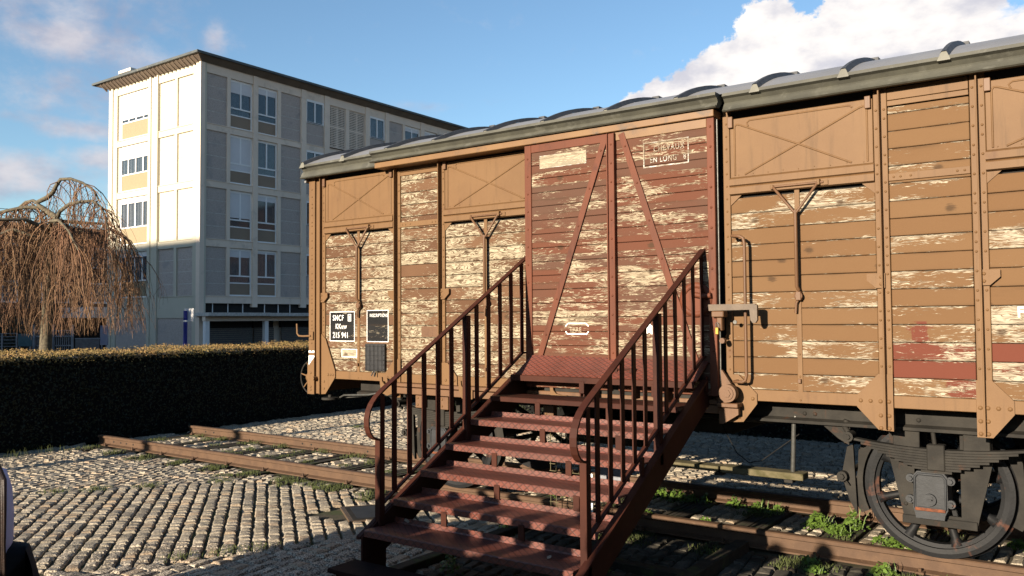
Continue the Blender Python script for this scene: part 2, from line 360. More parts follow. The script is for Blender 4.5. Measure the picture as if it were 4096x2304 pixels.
M['sett'] = granite('granite_sett', True); M['setts'] = granite('granite_setts', False)
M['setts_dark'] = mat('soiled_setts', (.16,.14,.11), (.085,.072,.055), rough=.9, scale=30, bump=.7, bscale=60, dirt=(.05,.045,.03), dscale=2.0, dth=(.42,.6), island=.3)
M['soil'] = mat('joint_sand', (.11,.09,.052), (.055,.045,.027), rough=.95, scale=6, bump=.6, bscale=60, dirt=(.06,.075,.02), dscale=2.2, dth=(.5,.62))
M['leaf'] = mat('weed_leaf', (.085,.14,.02), (.055,.095,.015), rough=.55, scale=30, bump=0, island=.35)
M['moss'] = mat('moss_and_grass', (.075,.095,.02), (.05,.06,.014), rough=.8, scale=20, bump=0, island=.4)
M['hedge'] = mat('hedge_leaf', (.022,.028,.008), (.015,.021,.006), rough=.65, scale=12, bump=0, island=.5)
M['hedgetop'] = mat('hedge_top_leaf', (.25,.145,.048), (.15,.115,.032), rough=.65, scale=3, bump=0, island=.5)  # lightened against the side leaves: the top's sunlight is in the colour
M['hedgecore'] = mat('hedge_inside', (.003,.003,.002), rough=1, bump=0)  # near-black colour carries the shade inside the hedge
M['bark'] = mat('pale_bark', (.13,.11,.07), (.06,.048,.034), rough=.85, scale=14, bump=.5, bscale=30)
M['twig'] = mat('red_brown_twig', (.19,.112,.058), (.165,.082,.044), rough=.8, scale=.8, bump=0, island=.4)
M['render'] = mat('pale_render', (.76,.62,.49), (.70,.57,.45), rough=.85, scale=.8, bump=.1, bscale=20, dirt=(.60,.49,.39), dscale=1.4)
M['pebble'] = mat('pebbledash_panel', (.48,.405,.355), (.37,.31,.27), rough=.95, scale=22, bump=.5, bscale=40, bd=.01, dirt=(.33,.295,.27), dscale=1.2)
M['cream_side'] = mat('cream_render', (.52,.475,.375), (.49,.45,.35), rough=.85, scale=.8, bump=.1, bscale=20)
M['mortar'] = mat('pale_mortar', (.60,.56,.50), rough=.9, bump=0)
M['fasc'] = mat('roof_edge_metal', (.13,.14,.135), (.09,.10,.10), rough=.6, scale=2, dirt=(.2,.2,.17), dscale=4)
M['soffit'] = mat('soffit_boards', (.17,.13,.095), (.14,.105,.08), rough=.85, scale=2)
M['pvc'] = mat('white_window_frame', (.82,.80,.77), (.78,.76,.73), rough=.5, bump=0)
M['shutter'] = mat('pale_roller_shutter', (.66,.63,.62), (.60,.58,.57), rough=.6, scale=1, bump=0)
M['tanpanel'] = mat('tan_spandrel', (.27,.20,.14), (.25,.185,.13), rough=.7, bump=0, scale=2)
M['tanlight'] = mat('pale_tan_spandrel', (.42,.33,.20), (.40,.31,.19), bump=0)
M['curtain'] = mat('pale_curtain', (.42,.44,.46), (.28,.30,.33), rough=.9, scale=5, bump=0)
M['darkroom'] = mat('dark_room', (.03,.028,.026), rough=.9, bump=0)
M['garage'] = mat('grey_garage_shutter', (.16,.155,.14), (.13,.125,.115), rough=.6, bump=0)
M['blue'] = mat('blue_post_paint', (.02,.04,.33), (.02,.035,.28), rough=.4, bump=0)
M['farwall'] = mat('brown_grey_wall', (.12,.09,.075), (.10,.075,.065), rough=.9, scale=1, dirt=(.14,.12,.11), dscale=.4)
M['greyfence'] = mat('grey_gate_paint', (.30,.31,.34), rough=.6, bump=0)
M['teal'] = mat('teal_poster', (.03,.10,.13), (.05,.13,.16), rough=.5, bump=0)
M['poster'] = mat('pale_blue_poster', (.25,.28,.42), (.35,.36,.45), rough=.5, scale=3, bump=0)
M['grassy'] = mat('lawn_soil', (.05,.06,.02), (.03,.035,.012), rough=.95, scale=3)
M['asph'] = mat('dull_asphalt', (.10,.10,.10), (.08,.08,.08), rough=.9, scale=2)
M['hair'] = mat('dark_brown_hair', (.035,.018,.012), (.02,.011,.008), rough=.45, scale=60, bump=.3)
M['scarf'] = mat('lilac_white_hood', (.62,.58,.72), (.55,.51,.66), rough=.9, scale=10)
M['coat'] = mat('black_coat', (.008,.008,.010), (.012,.012,.014), rough=.9, scale=20)
M['coat2'] = mat('navy_coat', (.03,.035,.05), rough=.9)
M['skin'] = mat('skin', (.50,.30,.21), rough=.55, bump=0)
M['jeans'] = mat('dark_jeans', (.03,.04,.07), rough=.9)
def glass_mat(name, tint, rough=.05):
    m, t, b = newmat(name); b.inputs['Base Color'].default_value = (*tint, 1); b.inputs['Roughness'].default_value = rough
    b.inputs['Specular IOR Level'].default_value = .9; b.inputs['Metallic'].default_value = 0.0
    b.inputs['Alpha'].default_value = .45; b.inputs['IOR'].default_value = 1.6
    return m
M['glass'] = glass_mat('window_glass', (.05,.07,.09))

# ------------------------------------------------------------ ground
g = MB(); g.add([(-400,-300,-.05),(400,-300,-.05),(400,700,-.05),(-400,700,-.05)], [(0,1,2,3)])
tag(obj('ground', g, M['asph']), kind='structure')
g = MB(); g.add([(-11.9,-6,-.028),(9,-6,-.028),(9,16,-.028),(-11.9,16,-.028)], [(0,1,2,3)])
paving = tag(obj('cobbled_paving', g, M['soil']), kind='structure')
g = MB(); g.add([(-34.4,-10,-.03),(-11.95,-10,-.03),(-11.95,60,-.03),(-34.4,60,-.03)], [(0,1,2,3)])
tag(obj('lawn', g, M['grassy']), kind='structure')

SLEEP = [-11.45+.69*i for i in range(19)]
UP = [(-9.6,2.6),(-9.1,3.94),(-8.77,4.32),(-8.22,5.2),(-7.7,5.72),(-6.74,5.97),(-5.0,6.0),(-4.4,6.0)]
LO = [(-4.75,5.5),(-4.98,4.8),(-5.15,4.3),(-5.46,3.77),(-5.6,3.3),(-6.13,2.8),(-6.5,2.0)]
POLY = UP+LO
def inpoly(x, y, P):
    c = False; j = len(P)-1
    for i in range(len(P)):
        if (P[i][1] > y) != (P[j][1] > y) and x < (P[j][0]-P[i][0])*(y-P[i][1])/(P[j][1]-P[i][1])+P[i][0]: c = not c
        j = i
    return c
def excluded(x, y):
    if -5.93 < x < -5.34 and 5.05 < y < 5.52: return True          # the plaque
    if 6.12 < y < 6.36 or 7.50 < y < 7.72: return True              # under the rails
    if 5.80 < y < 8.02:
        for sx in SLEEP:
            if abs(x-sx) < .135: return True
    return False
def region(x, y):
    if y > 7.7: return 'far'
    if 6.3 < y < 7.55: return 'mid'
    if inpoly(x, y, POLY): return 'band'
    if x < -5.4 and (y > 3.9 or x < -8.9): return 'left'
    return 'near'
SP = {'far': (4, .125, .095, .013, (-12,3,7.7,13.5)), 'mid': (90, .14, .10, .02, (-11.9,2.2,6.3,7.55)), 'left': (117, .115, .092, .014, (-12,-5,3.0,6.2)),
      'band': (142, .10, .115, .0, None), 'near': (97, .135, .11, .014, (-7,1.5,2.0,6.2))}
def sett_mesh(mb, cx, cy, ang, l, w, seed, zb=0.0, z0=-.03):
    r = random.Random(seed); ca, sa = math.cos(ang), math.sin(ang); hl, hw = l/2, w/2
    dzt = r.uniform(-.006,.005)+zb; ch = min(.011, w*.10)
    tx, ty = r.uniform(-.004,.004), r.uniform(-.004,.004)
    vs = []
    base = [(-hl,-hw),(hl,-hw),(hl,hw),(-hl,hw)]
    jit = [(r.uniform(-.006,.006), r.uniform(-.006,.006)) for _ in range(4)]
    for lev in range(3):
        for i, (a, b) in enumerate(base):
            a2, b2 = a+jit[i][0], b+jit[i][1]
            if lev == 2: a2 -= math.copysign(ch*r.uniform(.8,1.6), a); b2 -= math.copysign(ch*r.uniform(.8,1.6), b)
            z = (z0, -.012+dzt, dzt+tx*(1 if a > 0 else -1)+ty*(1 if b > 0 else -1))[lev]
            vs.append((cx+a2*ca-b2*sa, cy+a2*sa+b2*ca, z))
    vs.append((cx+r.uniform(-.01,.01), cy+r.uniform(-.01,.01), dzt+r.uniform(.001,.0045)))
    fs = [(i, (i+1) % 4, 4+(i+1) % 4, 4+i) for i in range(4)] + [(4+i, 4+(i+1) % 4, 8+(i+1) % 4, 8+i) for i in range(4)] + [(8+i, 8+(i+1) % 4, 12) for i in range(4)]
    mb.add(vs, fs)
setts = []
for reg, (deg, pl, pw, gap, bb) in SP.items():
    a = math.radians(deg); ca, sa = math.cos(a), math.sin(a)
    if reg == 'band': gl, gw, bb = .008, .025, (-9.7,-4.3,1.9,6.05)
    else: gl = gw = gap
    cxs = [(x*ca+y*sa, -x*sa+y*ca) for x in bb[:2] for y in bb[2:]]
    u0, u1 = min(c[0] for c in cxs), max(c[0] for c in cxs); v0, v1 = min(c[1] for c in cxs), max(c[1] for c in cxs)
    v = v0
    while v < v1:
        u = u0 + rnd.random()*pl
        while u < u1:
            l = pl*rnd.uniform(.82, 1.22)
            x, y = (u+l/2)*ca-v*sa, (u+l/2)*sa+v*ca
            if bb[0] < x < bb[1] and bb[2] < y < bb[3] and region(x, y) == reg and not excluded(x, y):
                setts.append((x, y, a+rnd.uniform(-.03,.03), l-gl, (pw-gw)*rnd.uniform(.93,1.05), reg))
            u += l
        v += pw
def sees(x, y):
    p = Vector((x, y, 0))-Vector((0,0,1.73)); z = p.dot(fw)
    if z < .5: return None
    u, v = p.dot(r2)/z*3340+2048, 1152-p.dot(u2)/z*3340
    return z if -60 < u < 4150 and v < 2400 else None
vis = [(sees(s_[0], s_[1]), s_) for s_ in setts]; vis = [q for q in vis if q[0]]
# the 285 nearest that no stair or wagon hides
near = sorted([q for q in vis if q[1][0] < -4.2 and q[1][1] < 6.1], key=lambda q: q[0])[:285]
nset = set(id(q[1]) for q in near)
big = MB(); bigd = MB()
for i, s_ in enumerate(setts):
    if id(s_) in nset:
        b_ = MB(); sett_mesh(b_, s_[0], s_[1], s_[2], s_[3], s_[4], i)
        obj('sett', b_, M['sett'], paving, origin=(s_[0], s_[1], 0))
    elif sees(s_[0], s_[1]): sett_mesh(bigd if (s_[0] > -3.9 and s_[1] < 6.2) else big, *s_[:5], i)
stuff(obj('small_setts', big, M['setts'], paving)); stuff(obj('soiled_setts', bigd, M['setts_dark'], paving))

# ------------------------------------------------------------ sleepers and rails
for i, sx in enumerate(SLEEP):
    b_ = MB(); n = 5
    for k in range(n):                        # a split, worn timber
        x0 = sx-.11+.22*k/n
        b_.cbox(x0, x0+.22/n-.004, 5.83+rnd.uniform(-.03,.03), 8.0, -.03, rnd.uniform(-.004,.008), .003)
    o = obj('railway_sleeper', b_, M['timber'], origin=(sx, 6.9, 0))
    ORD = 'first second third fourth fifth sixth seventh eighth ninth tenth eleventh twelfth thirteenth fourteenth fifteenth sixteenth seventeenth eighteenth nineteenth'.split()
    tag(o, 'dark mossy timber sleeper set among the cobbles, %s from the hedge along the track' % ORD[i], 'railway sleeper', 'timber sleepers set across the track')
def rail_profile(y): return [(y-.06,0),(y+.06,0),(y+.06,.012),(y+.012,.026),(y+.010,.090),(y+.034,.100),(y+.034,.124),(y+.026,.131),(y-.026,.131),(y-.034,.124),(y-.034,.100),(y-.010,.090),(y-.012,.026),(y-.06,.012)]
for (y, x0, lab, holes) in ((6.26, -11.74, 'nearer rusty steel rail running from the hedge under the stairs and front wheels', (-11.35,-11.17,-11.03,-10.86)),
                     (7.61, -11.62, 'farther rusty steel rail ending left at the hedge behind the nearer one', (-11.2,-11.0,-9.0,-8.82,-7.75,-7.6))):
    r_ = thing('rail', (x0, y, 0), lab, 'rail')
    b_ = MB(); b_.prism(rail_profile(y), 'x', x0, 3.0); obj('rail_bar', b_, M['rail'], r_)
    b_ = MB()
    for hx in holes: b_.cyl((hx, y-.0125, .062), (hx, y-.009, .062), .014, 10)
    obj('bolt_hole', b_, M['inner'], r_)
    cl = MB(); cl.cbox(-.028,.028,-.04,.02,0,.018,.004); cl.cyl((0,-.02,.018),(0,-.02,.04),.010,6,False)
    cme = mesh('rail_clip', cl, M['rail'])
    for sx in SLEEP:
        if sx > x0+.1: piece('rail_clip', cme, (sx, y-.06, .006), r_)

# ------------------------------------------------------------ covered freight wagon
YW = 5.75; ZJ = [1.229+.1128*k for k in range(18)]
XE0, XE1, YB = -6.70, .60, 8.11
wag = thing('freight_wagon', (-3.05, 6.93, 0), 'old covered freight wagon with peeling brown planks and a red sliding door', 'freight wagon')
b_ = MB(); b_.box(XE0+.03, XE1-.03, YW+.04, YB, 1.17, 3.27)
obj('body_shell', b_, M['inner'], wag)
b_ = MB(); b_.box(XE0, XE0+.028, YW+.02, YB, 1.0, 3.2); b_.box(XE1-.028, XE1, YW+.02, YB, 1.0, 3.2); b_.box(XE0, XE1, YB+.003, YB+.03, 1.0, 3.2)
obj('end_wall', b_, M['brown'], wag)
ZTOP = 2.60
bays = [(-6.468,-5.505,ZTOP,'plank_left'),(-5.425,-4.955,3.10,'plank_left'),(-4.872,-3.85,ZTOP,'plank_left'),
        (-2.215,-1.235,ZTOP,'plank_right'),(-1.148,-.685,3.08,'plank_right'),(-.598,.53,ZTOP,'plank_right')]
def plank_mesh(w, h, mt):
    b_ = MB(); b_.cbox(0, w, 0, .03, .0018, h-.0018, .0035); return mesh('plank', b_, mt)
for (x0, x1, zt, mk) in bays:
    bd = MB(); bd.box(x0-.02, x1+.02, YW+.031, YW+.039, 1.2, zt+.02)
    sp = obj('side_boarding', bd, M['inner'], wag)
    pm = plank_mesh(x1-x0, .1128, M[mk])
    k = 0
    while ZJ[k] < zt-.02:
        h = min(.1128, zt-ZJ[k])
        me = pm if h > .11 else plank_mesh(x1-x0, h, M[mk])
        piece('plank', me, (x0, YW+rnd.uniform(-.0015,.0015), ZJ[k]), sp); k += 1
# bottom sill
b_ = MB()
for (x0, x1) in ((-6.45,-5.50),(-5.425,-4.95),(-4.87,-3.0),(-3.0,-2.25),(-2.20,-1.235),(-1.148,-.685),(-.598,.53)): b_.cbox(x0, x1, YW-.008, YW+.03, 1.150, 1.229, .003)
obj('bottom_sill', b_, M['tan'], wag)
rv = MB()
def rivets(x, z0, z1, st=.118, y=YW-.015, r=.0085):
    z = z0
    while z < z1: rv.dome((x, y, z), (0,-1,0), r); z += st*rnd.choice((1,1,1,.5))
# upright T posts
for fx, z0, z1 in ((-5.462,1.008,3.2),(-4.915,1.008,3.2),(-1.192,1.008,3.215),(-.640,1.008,3.215)):
    b_ = MB(); b_.cbox(fx-.040, fx+.042, YW-.013, YW+.03, z0, z1, .003); b_.cbox(fx-.004, fx+.005, YW-.062, YW-.013, z0+.01, z1-.01, .002)
    obj('upright_post', b_, M['tan'], wag)
    rivets(fx-.024, 1.06, 3.15); rivets(fx+.025, 1.06, 3.15)
b_ = MB(); b_.cbox(-6.703,-6.612, YW-.013, YW+.03, .985, 3.2, .003); b_.cbox(-6.612,-6.52, YW+.006, YW+.03, .99, 3.2, .002); b_.cbox(-6.512,-6.503, YW-.045, YW+.03, .99, 3.2, .002); b_.cbox(-6.503,-6.455, YW-.013, YW+.03, .99, 3.2, .003)
obj('corner_post', b_, M['tan'], wag); rivets(-6.655, 1.05, 3.15, .075); rivets(-6.480, 1.05, 3.15, .075)
b_ = MB(); b_.cbox(.512,.603, YW-.013, YW+.03, .985, 3.2, .003); obj('corner_post', b_, M['tan'], wag)
b_ = MB(); b_.cbox(-2.250,-2.200, YW-.015, YW+.03, 1.0, 3.22, .003); obj('door_post', b_, M['tan'], wag); rivets(-2.224, 1.05, 3.2, .09)
b_ = MB(); b_.cbox(-3.90,-3.845, YW-.012, YW+.03, 1.0, 3.2, .003); obj('door_post', b_, M['tan'], wag)
# gussets
def gusset(poly, riv):
    b_ = MB(); b_.prism(poly, 'y', YW-.021, YW-.008); obj('gusset_plate', b_, M['tan'], wag)
    for (x, z) in riv: rv.dome((x, YW-.022, z), (0,-1,0), .014, .010)
gusset([(-6.505,.99),(-6.44,.996),(-6.30,1.165),(-6.30,1.228),(-6.44,1.545),(-6.505,1.60)], [(-6.40,1.19),(-6.365,1.19),(-6.33,1.19),(-6.46,1.05),(-6.46,1.12)])
gusset([(-6.71,.985),(-6.61,.985),(-6.61,1.36),(-6.71,1.26)], [(-6.66,1.03),(-6.66,1.06),(-6.66,1.2)])
gusset([(-1.15,1.003),(-1.241,1.009),(-1.369,1.148),(-1.367,1.226),(-1.235,1.365),(-1.15,1.365)], [(-1.345,1.19),(-1.285,1.19),(-1.225,1.19),(-1.175,1.19),(-1.225,1.10),(-1.175,1.10),(-1.225,1.02),(-1.175,1.02)])
gusset([(-.685,1.003),(-.601,1.003),(-.488,1.148),(-.488,1.226),(-.60,1.345),(-.685,1.345)], [(-.51,1.18),(-.57,1.18),(-.625,1.18),(-.665,1.18),(-.625,1.10),(-.665,1.10),(-.625,1.025),(-.665,1.025)])
gusset([(-5.415,1.008),(-5.50,1.008),(-5.61,1.148),(-5.612,1.226),(-5.49,1.365),(-5.415,1.365)], [(-5.58,1.19),(-5.53,1.19),(-5.44,1.19),(-5.44,1.10)])
gusset([(-4.955,1.0),(-4.86,1.009),(-4.731,1.148),(-4.733,1.226),(-4.84,1.345),(-4.955,1.345)], [(-4.76,1.19),(-4.81,1.19),(-4.86,1.19),(-4.93,1.10),(-4.88,1.05)])
gusset([(-2.25,.99),(-2.13,1.0),(-2.03,1.13),(-2.03,1.20),(-2.16,1.33),(-2.25,1.33)], [(-2.06,1.165),(-2.2,1.03),(-2.16,1.03)])
# small shaped stops half way up the posts
for (x, s) in ((-6.49,1),(-4.90,1),(-.625,1),(-1.205,-1),(-5.48,-1)):
    b_ = MB(); b_.prism([(x-.025*s,1.915),(x+.03*s,1.915),(x+.085*s,1.965),(x+.085*s,2.008),(x-.025*s,2.010)], 'y', YW-.030, YW-.014)
    obj('post_stop', b_, M['tan'], wag); rv.dome((x, YW-.031, 1.94), (0,-1,0), .011); rv.dome((x, YW-.031, 1.985), (0,-1,0), .011)
# ventilation flap panels with pressed cross
def tube_ridge(mb, pts, r=.007): mb.tube(pts, r, 6, True)
def flap(x0, x1, zt, label=None):
    b_ = MB(); b_.cbox(x0, x1, YW-.012, YW+.03, 2.728, zt, .003)
    o = obj('ventilation_flap', b_, M['tan'], wag)
    y = YW-.012; a, c_, zb, zu = x0+.035, x1-.035, 2.742, zt-.03; cx, cz = (a+c_)/2, 2.915
    b_ = MB()
    tube_ridge(b_, [(a, y, zb), (a, y, zu-.03), (a+.012, y, zu-.012), (a+.035, y, zu-.016), (cx, y, cz), (c_-.10, y, zb+.004)])
    tube_ridge(b_, [(a+.07, y, zb+.002), (cx, y, cz), (c_-.05, y, zu-.02), (c_-.02, y, zu-.012), (c_, y, zu-.03), (c_, y, zb)])
    tube_ridge(b_, [(a+.10, y, zu-.035), (a+.09, y, zu-.01), (a+.11, y, zu+.006), (c_-.11, y, zu+.006), (c_-.09, y, zu-.01)], .006)
    obj('pressed_ridge', b_, M['tan'], o)
    b_ = MB(); b_.prism([(YW-.012,2.728),(YW-.034,2.715),(YW-.036,2.672),(YW-.020,2.664),(YW-.030,2.655),(YW-.032,2.610),(YW-.012,2.603)], 'x', x0-.004, x1+.004)
    obj('flap_lip', b_, M['tan'], o)
    for i in range(9):
        x = x0+.06+(x1-x0-.12)*i/8; rv.dome((x, YW-.013, 2.745+.004*math.sin(i*3)), (0,-1,0), .004, .003)
    for (xc, s) in ((x0+.045,1),(x1-.045,-1)):
        b2_ = MB(); b2_.prism([(xc-.055*s,2.600),(xc+.03*s,2.600),(xc-.055*s,2.525)], 'y', YW-.008, YW-.002); obj('corner_web', b2_, M['tan'], o)
flap(-6.452,-5.505,3.150); flap(-4.871,-3.86,3.150); flap(-2.197,-1.236,3.150); flap(-.596,.50,3.150)
for x in (-6.462,-5.530,-4.862,-1.262,-.582,-2.188):
    b_ = MB(); b_.cbox(x-.018, x+.018, YW-.036, YW-.013, 3.085, 3.165, .003); obj('hinge_tab', b_, M['brown'], wag)
# frames round the plank bays between posts
for (x0, x1) in ((-5.425,-4.955),(-1.148,-.685)):
    for (zz0, zz1) in ((2.600,2.648),(3.085,3.118),(3.122,3.20)):
        b_ = MB(); b_.cbox(x0, x1, YW-.010, YW+.01 if zz0 > 3.12 else YW-.002, zz0, zz1, .002); obj('bay_band', b_, M['tan'], wag)
    for i, x in enumerate((x0+.03, x0+.07, x0+.13, x1-.07, x1-.03)): rv.dome((x, YW-.011, 2.624), (0,-1,0), .008)
# flat strap + forked lever under each flap
def lever(sx, vx, s=1):
    b_ = MB(); b_.cbox(sx-.017, sx+.017, YW-.007, YW-.001, 1.155, 2.603, .002); st = obj('centre_strap', b_, M['tan'], wag)
    for z in (1.17,1.33,1.48,2.46): rv.dome((sx, YW-.008, z), (0,-1,0), .008)
    b_ = MB(); y = YW-.052
    b_.tube([(vx-.150, YW-.035, 2.632), (vx-.150, y, 2.628), (vx-.005, y, 2.44)], .0095, 8); b_.tube([(vx+.150, YW-.035, 2.632), (vx+.150, y, 2.628), (vx+.005, y, 2.44)], .0095, 8)
    b_.tube([(vx-.165, YW-.040, 2.632), (vx+.185, YW-.040, 2.632)], .008, 8)
    b_.tube([(vx, y, 2.46), (vx, y, 1.94), (vx+.006, y+.02, 1.915)], .0125, 8)
    lv = obj('flap_lever', b_, M['brown'], wag)
    b_ = MB(); b_.cbox(vx+.145, vx+.165, YW-.06, YW-.03, 2.615, 2.655, .003); b_.cbox(vx+.165, vx+.215, YW-.038, YW-.032, 2.612, 2.645, .002); b_.cbox(vx-.17, vx-.150, YW-.05, YW-.032, 2.615, 2.645, .003)
    obj('lever_bracket', b_, M['tan'], lv)
    b_ = MB(); b_.ring((vx+.006, YW-.040, 1.875), (0,1,0), [(.028,-.006),(.028,.006),(.014,.006),(.014,-.006)], 14); b_.tube([(vx+.004, YW-.03, 1.855), (vx-.012, YW-.03, 1.825), (vx-.016, YW-.03, 1.76)], .009, 7)
    b_.cbox(vx-.012, vx+.024, YW-.05, YW-.008, 1.845, 1.905, .004)
    obj('pull_link', b_, M['brown'], lv)
    b_ = MB(); b_.cbox(sx-.012, sx+.010, YW-.028, YW-.008, 1.285, 1.315, .003); obj('strap_catch', b_, M['brown'], st)
lever(-5.985,-5.962); lever(-4.415,-4.395); lever(-1.734,-1.732); lever(-.10,-.08)
# gutter
def gut(x0, x1, dy, zl):
    P = [(5.645+dy,3.322),(5.640+dy,3.300),(5.668+dy,3.288),(5.690+dy,3.262),(5.676+dy,3.248),(5.662+dy,3.225),(5.652+dy,zl+.012),(5.640+dy,zl),(5.652+dy,zl-.008),(5.72+dy,zl),(5.76,3.325)]
    b_ = MB(); b_.prism(P, 'x', x0, x1); return obj('roof_gutter', b_, M['gutter'], wag)
gut(-6.735,-5.62,0,3.190); gut(-5.66,-2.235,-.075,3.222); gut(-2.215,.76,0,3.200)
b_ = MB(); b_.cbox(-5.62,-2.262, 5.597, 5.76, 3.160, 3.212, .004); obj('door_track_cover', b_, M['orange'], wag)
# roof
R_ = 2.84; cz = 3.625-R_; half = 1.27
def arc(y): return cz+math.sqrt(R_*R_-(y-6.93)**2)
ys = [5.655+2.55*i/24 for i in range(25)]
b_ = MB(); n = len(ys)
b_.add([(x, y, arc(y)) for x in (-6.735, .76) for y in ys], [(i, n+i, n+i+1, i+1) for i in range(n-1)], True)
b_.box(-6.732, -6.705, 5.70, 8.15, 3.15, 3.33)
rf = obj('roof', b_, M['roof'], wag)
for x in [-6.70+.590*i for i in range(13)]:
    b_ = MB(); ww = .021; hh = .032; vs = []
    for y in ys:
        t = Vector((0, -(y-6.93)/R_, -(cz-arc(y))/R_)); t = Vector((0, (y-6.93)/R_, (arc(y)-cz)/R_))
        for (dx_, k) in ((-ww-.008,0),(-ww*.6,hh),(ww*.6,hh),(ww+.008,0)): vs.append((x+dx_, y+t.y*k, arc(y)+t.z*k+.001))
    fs = [(i*4+j, i*4+j+1, i*4+4+j+1, i*4+4+j) for i in range(n-1) for j in range(3)]
    b_.add(vs, fs); rb = obj('roof_rib', b_, M['rib'], rf)
    b_ = MB(); z0 = arc(5.655); b_.add([(x-ww-.014,5.640,z0-.022),(x+ww+.014,5.640,z0-.022),(x+ww*.62,5.650,z0+hh+.002),(x-ww*.62,5.650,z0+hh+.002),(x-ww-.014,5.672,z0-.01),(x+ww+.014,5.672,z0-.01),(x+ww*.62,5.672,z0+hh+.004),(x-ww*.62,5.672,z0+hh+.004)],
           [(0,1,2,3),(4,7,6,5),(0,4,5,1),(1,5,6,2),(2,6,7,3),(3,7,4,0)])
    b_.box(x-.036, x+.036, 5.634, 5.668, z0-.03, z0-.023)
    obj('rib_cap', b_, M['ribcap'], rb)
    b_ = MB(); zz = arc(6.55); b_.box(x-.03, x+.035, 6.52, 6.60, zz+.02, zz+.046); obj('rib_cleat', b_, M['rib'], rb)

# sliding door
YD = 5.63; rd = MB()
b_ = MB(); b_.box(-3.90,-2.285, YD+.032, YD+.06, 1.18, 3.155); door = obj('sliding_door', b_, M['inner'], wag)
for (x0, x1) in ((-3.848,-3.125),(-3.065,-2.322)):
    pm = plank_mesh(x1-x0, .1128, M['plank_door'])
    for k in range(17):
        z = 1.180+.1128*k
        if z+.1128 > 3.10: me = plank_mesh(x1-x0, 3.10-z, M['plank_door'])
        else: me = pm
        piece('plank', me, (x0, YD+rnd.uniform(-.0015,.0015), z), door)
def flat(p, q, w, y0, y1):
    p, q = Vector((p[0],0,p[1])), Vector((q[0],0,q[1])); t = (q-p).normalized(); nn = Vector((-t.z,0,t.x))*w/2
    P = [p+nn, q+nn, q-nn, p-nn]; return [(v.x, v.z) for v in P]
def dpart(name, mb, m): return obj(name, mb, m, door)
b_ = MB(); b_.cbox(-3.911,-3.846, YD-.010, YD+.06, 1.18, 3.158, .003); dpart('door_frame', b_, M['redsteel'])
b_ = MB(); b_.cbox(-2.326,-2.270, YD-.010, YD+.06, 1.18, 3.158, .003); dpart('door_frame', b_, M['redsteel'])
b_ = MB(); b_.cbox(-3.846,-3.07, YD-.009, YD+.05, 3.092, 3.157, .003); dpart('door_frame', b_, M['redsteel'])
b_ = MB(); b_.cbox(-3.07,-2.326, YD-.009, YD+.05, 3.092, 3.157, .003); dpart('door_frame', b_, M['orange'])
b_ = MB(); b_.cbox(-3.117,-3.068, YD-.028, YD+.0, 1.4, 3.150, .003); b_.cbox(-3.128,-3.117, YD-.040, YD+.0, 1.4, 3.150, .002); b_.cbox(-3.068,-3.060, YD-.040, YD, 1.4, 3.150, .002)
dpart('centre_post', b_, M['redsteel'])
for (p, q) in (((-3.150,3.13),(-3.775,1.42)), ((-3.010,3.14),(-2.425,1.40))):
    b_ = MB(); b_.prism(flat(p, q, .050, 0, 0), 'y', YD-.016, YD-.008); br = dpart('diagonal_brace', b_, M['redsteel'])
    for k in range(6):
        f = (k+.35)/6; rd.dome((p[0]+(q[0]-p[0])*f, YD-.017, p[1]+(q[1]-p[1])*f), (0,-1,0), .009)
for z in [1.45+.145*k for k in range(12)]:
    rd.dome((-3.880, YD-.011, z), (0,-1,0), .009); rd.dome((-2.298, YD-.011, z+.05), (0,-1,0), .010); rd.dome((-3.092, YD-.029, z+.02), (0,-1,0), .009)
b_ = MB(); b_.ring((-2.425, YD-.004, 1.862), (0,1,0), [(.125,-.010),(.125,.004),(.085,.004),(.085,-.018)], 28); b_.cyl((-2.425,YD+.0,1.862),(-2.425,YD-.012,1.862),.088,24); b_.tube([(-2.44,YD-.03,1.90),(-2.36,YD-.03,1.885),(-2.30,YD-.03,1.89)], .02, 8)
dpart('lock_boss', b_, M['redsteel'])
for (x, z) in ((-2.52,1.93),(-2.52,1.80),(-2.38,1.97)): rd.dome((x, YD-.004, z), (0,-1,0), .010)
b_ = MB(); b_.tube([(-2.262, YD+.03, 3.15), (-2.262, YD+.03, 1.2)], .006, 6); dpart('locking_rod', b_, M['pipe'])
stuff(obj('door_rivets', rd, M['redsteel'], door))
# painted marks on the door
def flatmesh(name, poly, y, m, parent):
    b_ = MB(); b_.add([(p[0], y, p[1]) for p in poly], [tuple(range(len(poly)))]); return obj(name, b_, m, parent)
def frame_marks(x0, x1, z0, z1, w, y, m, parent, name='painted_outline'):
    b_ = MB()
    for (a, b2, c_, d_) in ((x0,x1,z1-w,z1),(x0,x1,z0,z0+w),(x0,x0+w,z0+w,z1-w),(x1-w,x1,z0+w,z1-w)): b_.add([(a,y,c_),(b2,y,c_),(b2,y,d_),(a,y,d_)], [(0,1,2,3)])
    return obj(name, b_, m, parent)
def lettering(body, x, z, size, y, m, parent, sx=.75, bold=.012):
    cu = bpy.data.curves.new('lettering', 'FONT'); cu.body = body; cu.size = size; cu.offset = bold*size; cu.space_character = 1.16
    to = bpy.data.objects.new('lettering', cu); C.objects.link(to)
    bpy.context.view_layer.update()
    me = bpy.data.meshes.new_from_object(to); bpy.data.objects.remove(to)
    for v in me.vertices: v.co = Vector((v.co.x*sx, 0, v.co.y))
    me.materials.clear(); me.materials.append(m)
    return piece('lettering', me, (x, y, z), parent)
flatmesh('painted_panel', [(-3.765,2.955),(-3.325,2.955),(-3.325,3.055),(-3.765,3.055)], YD-.0025, M['faded'], door)
frame_marks(-2.83,-2.465,2.855,3.045,.009, YD-.0035, M['white_worn'], door)
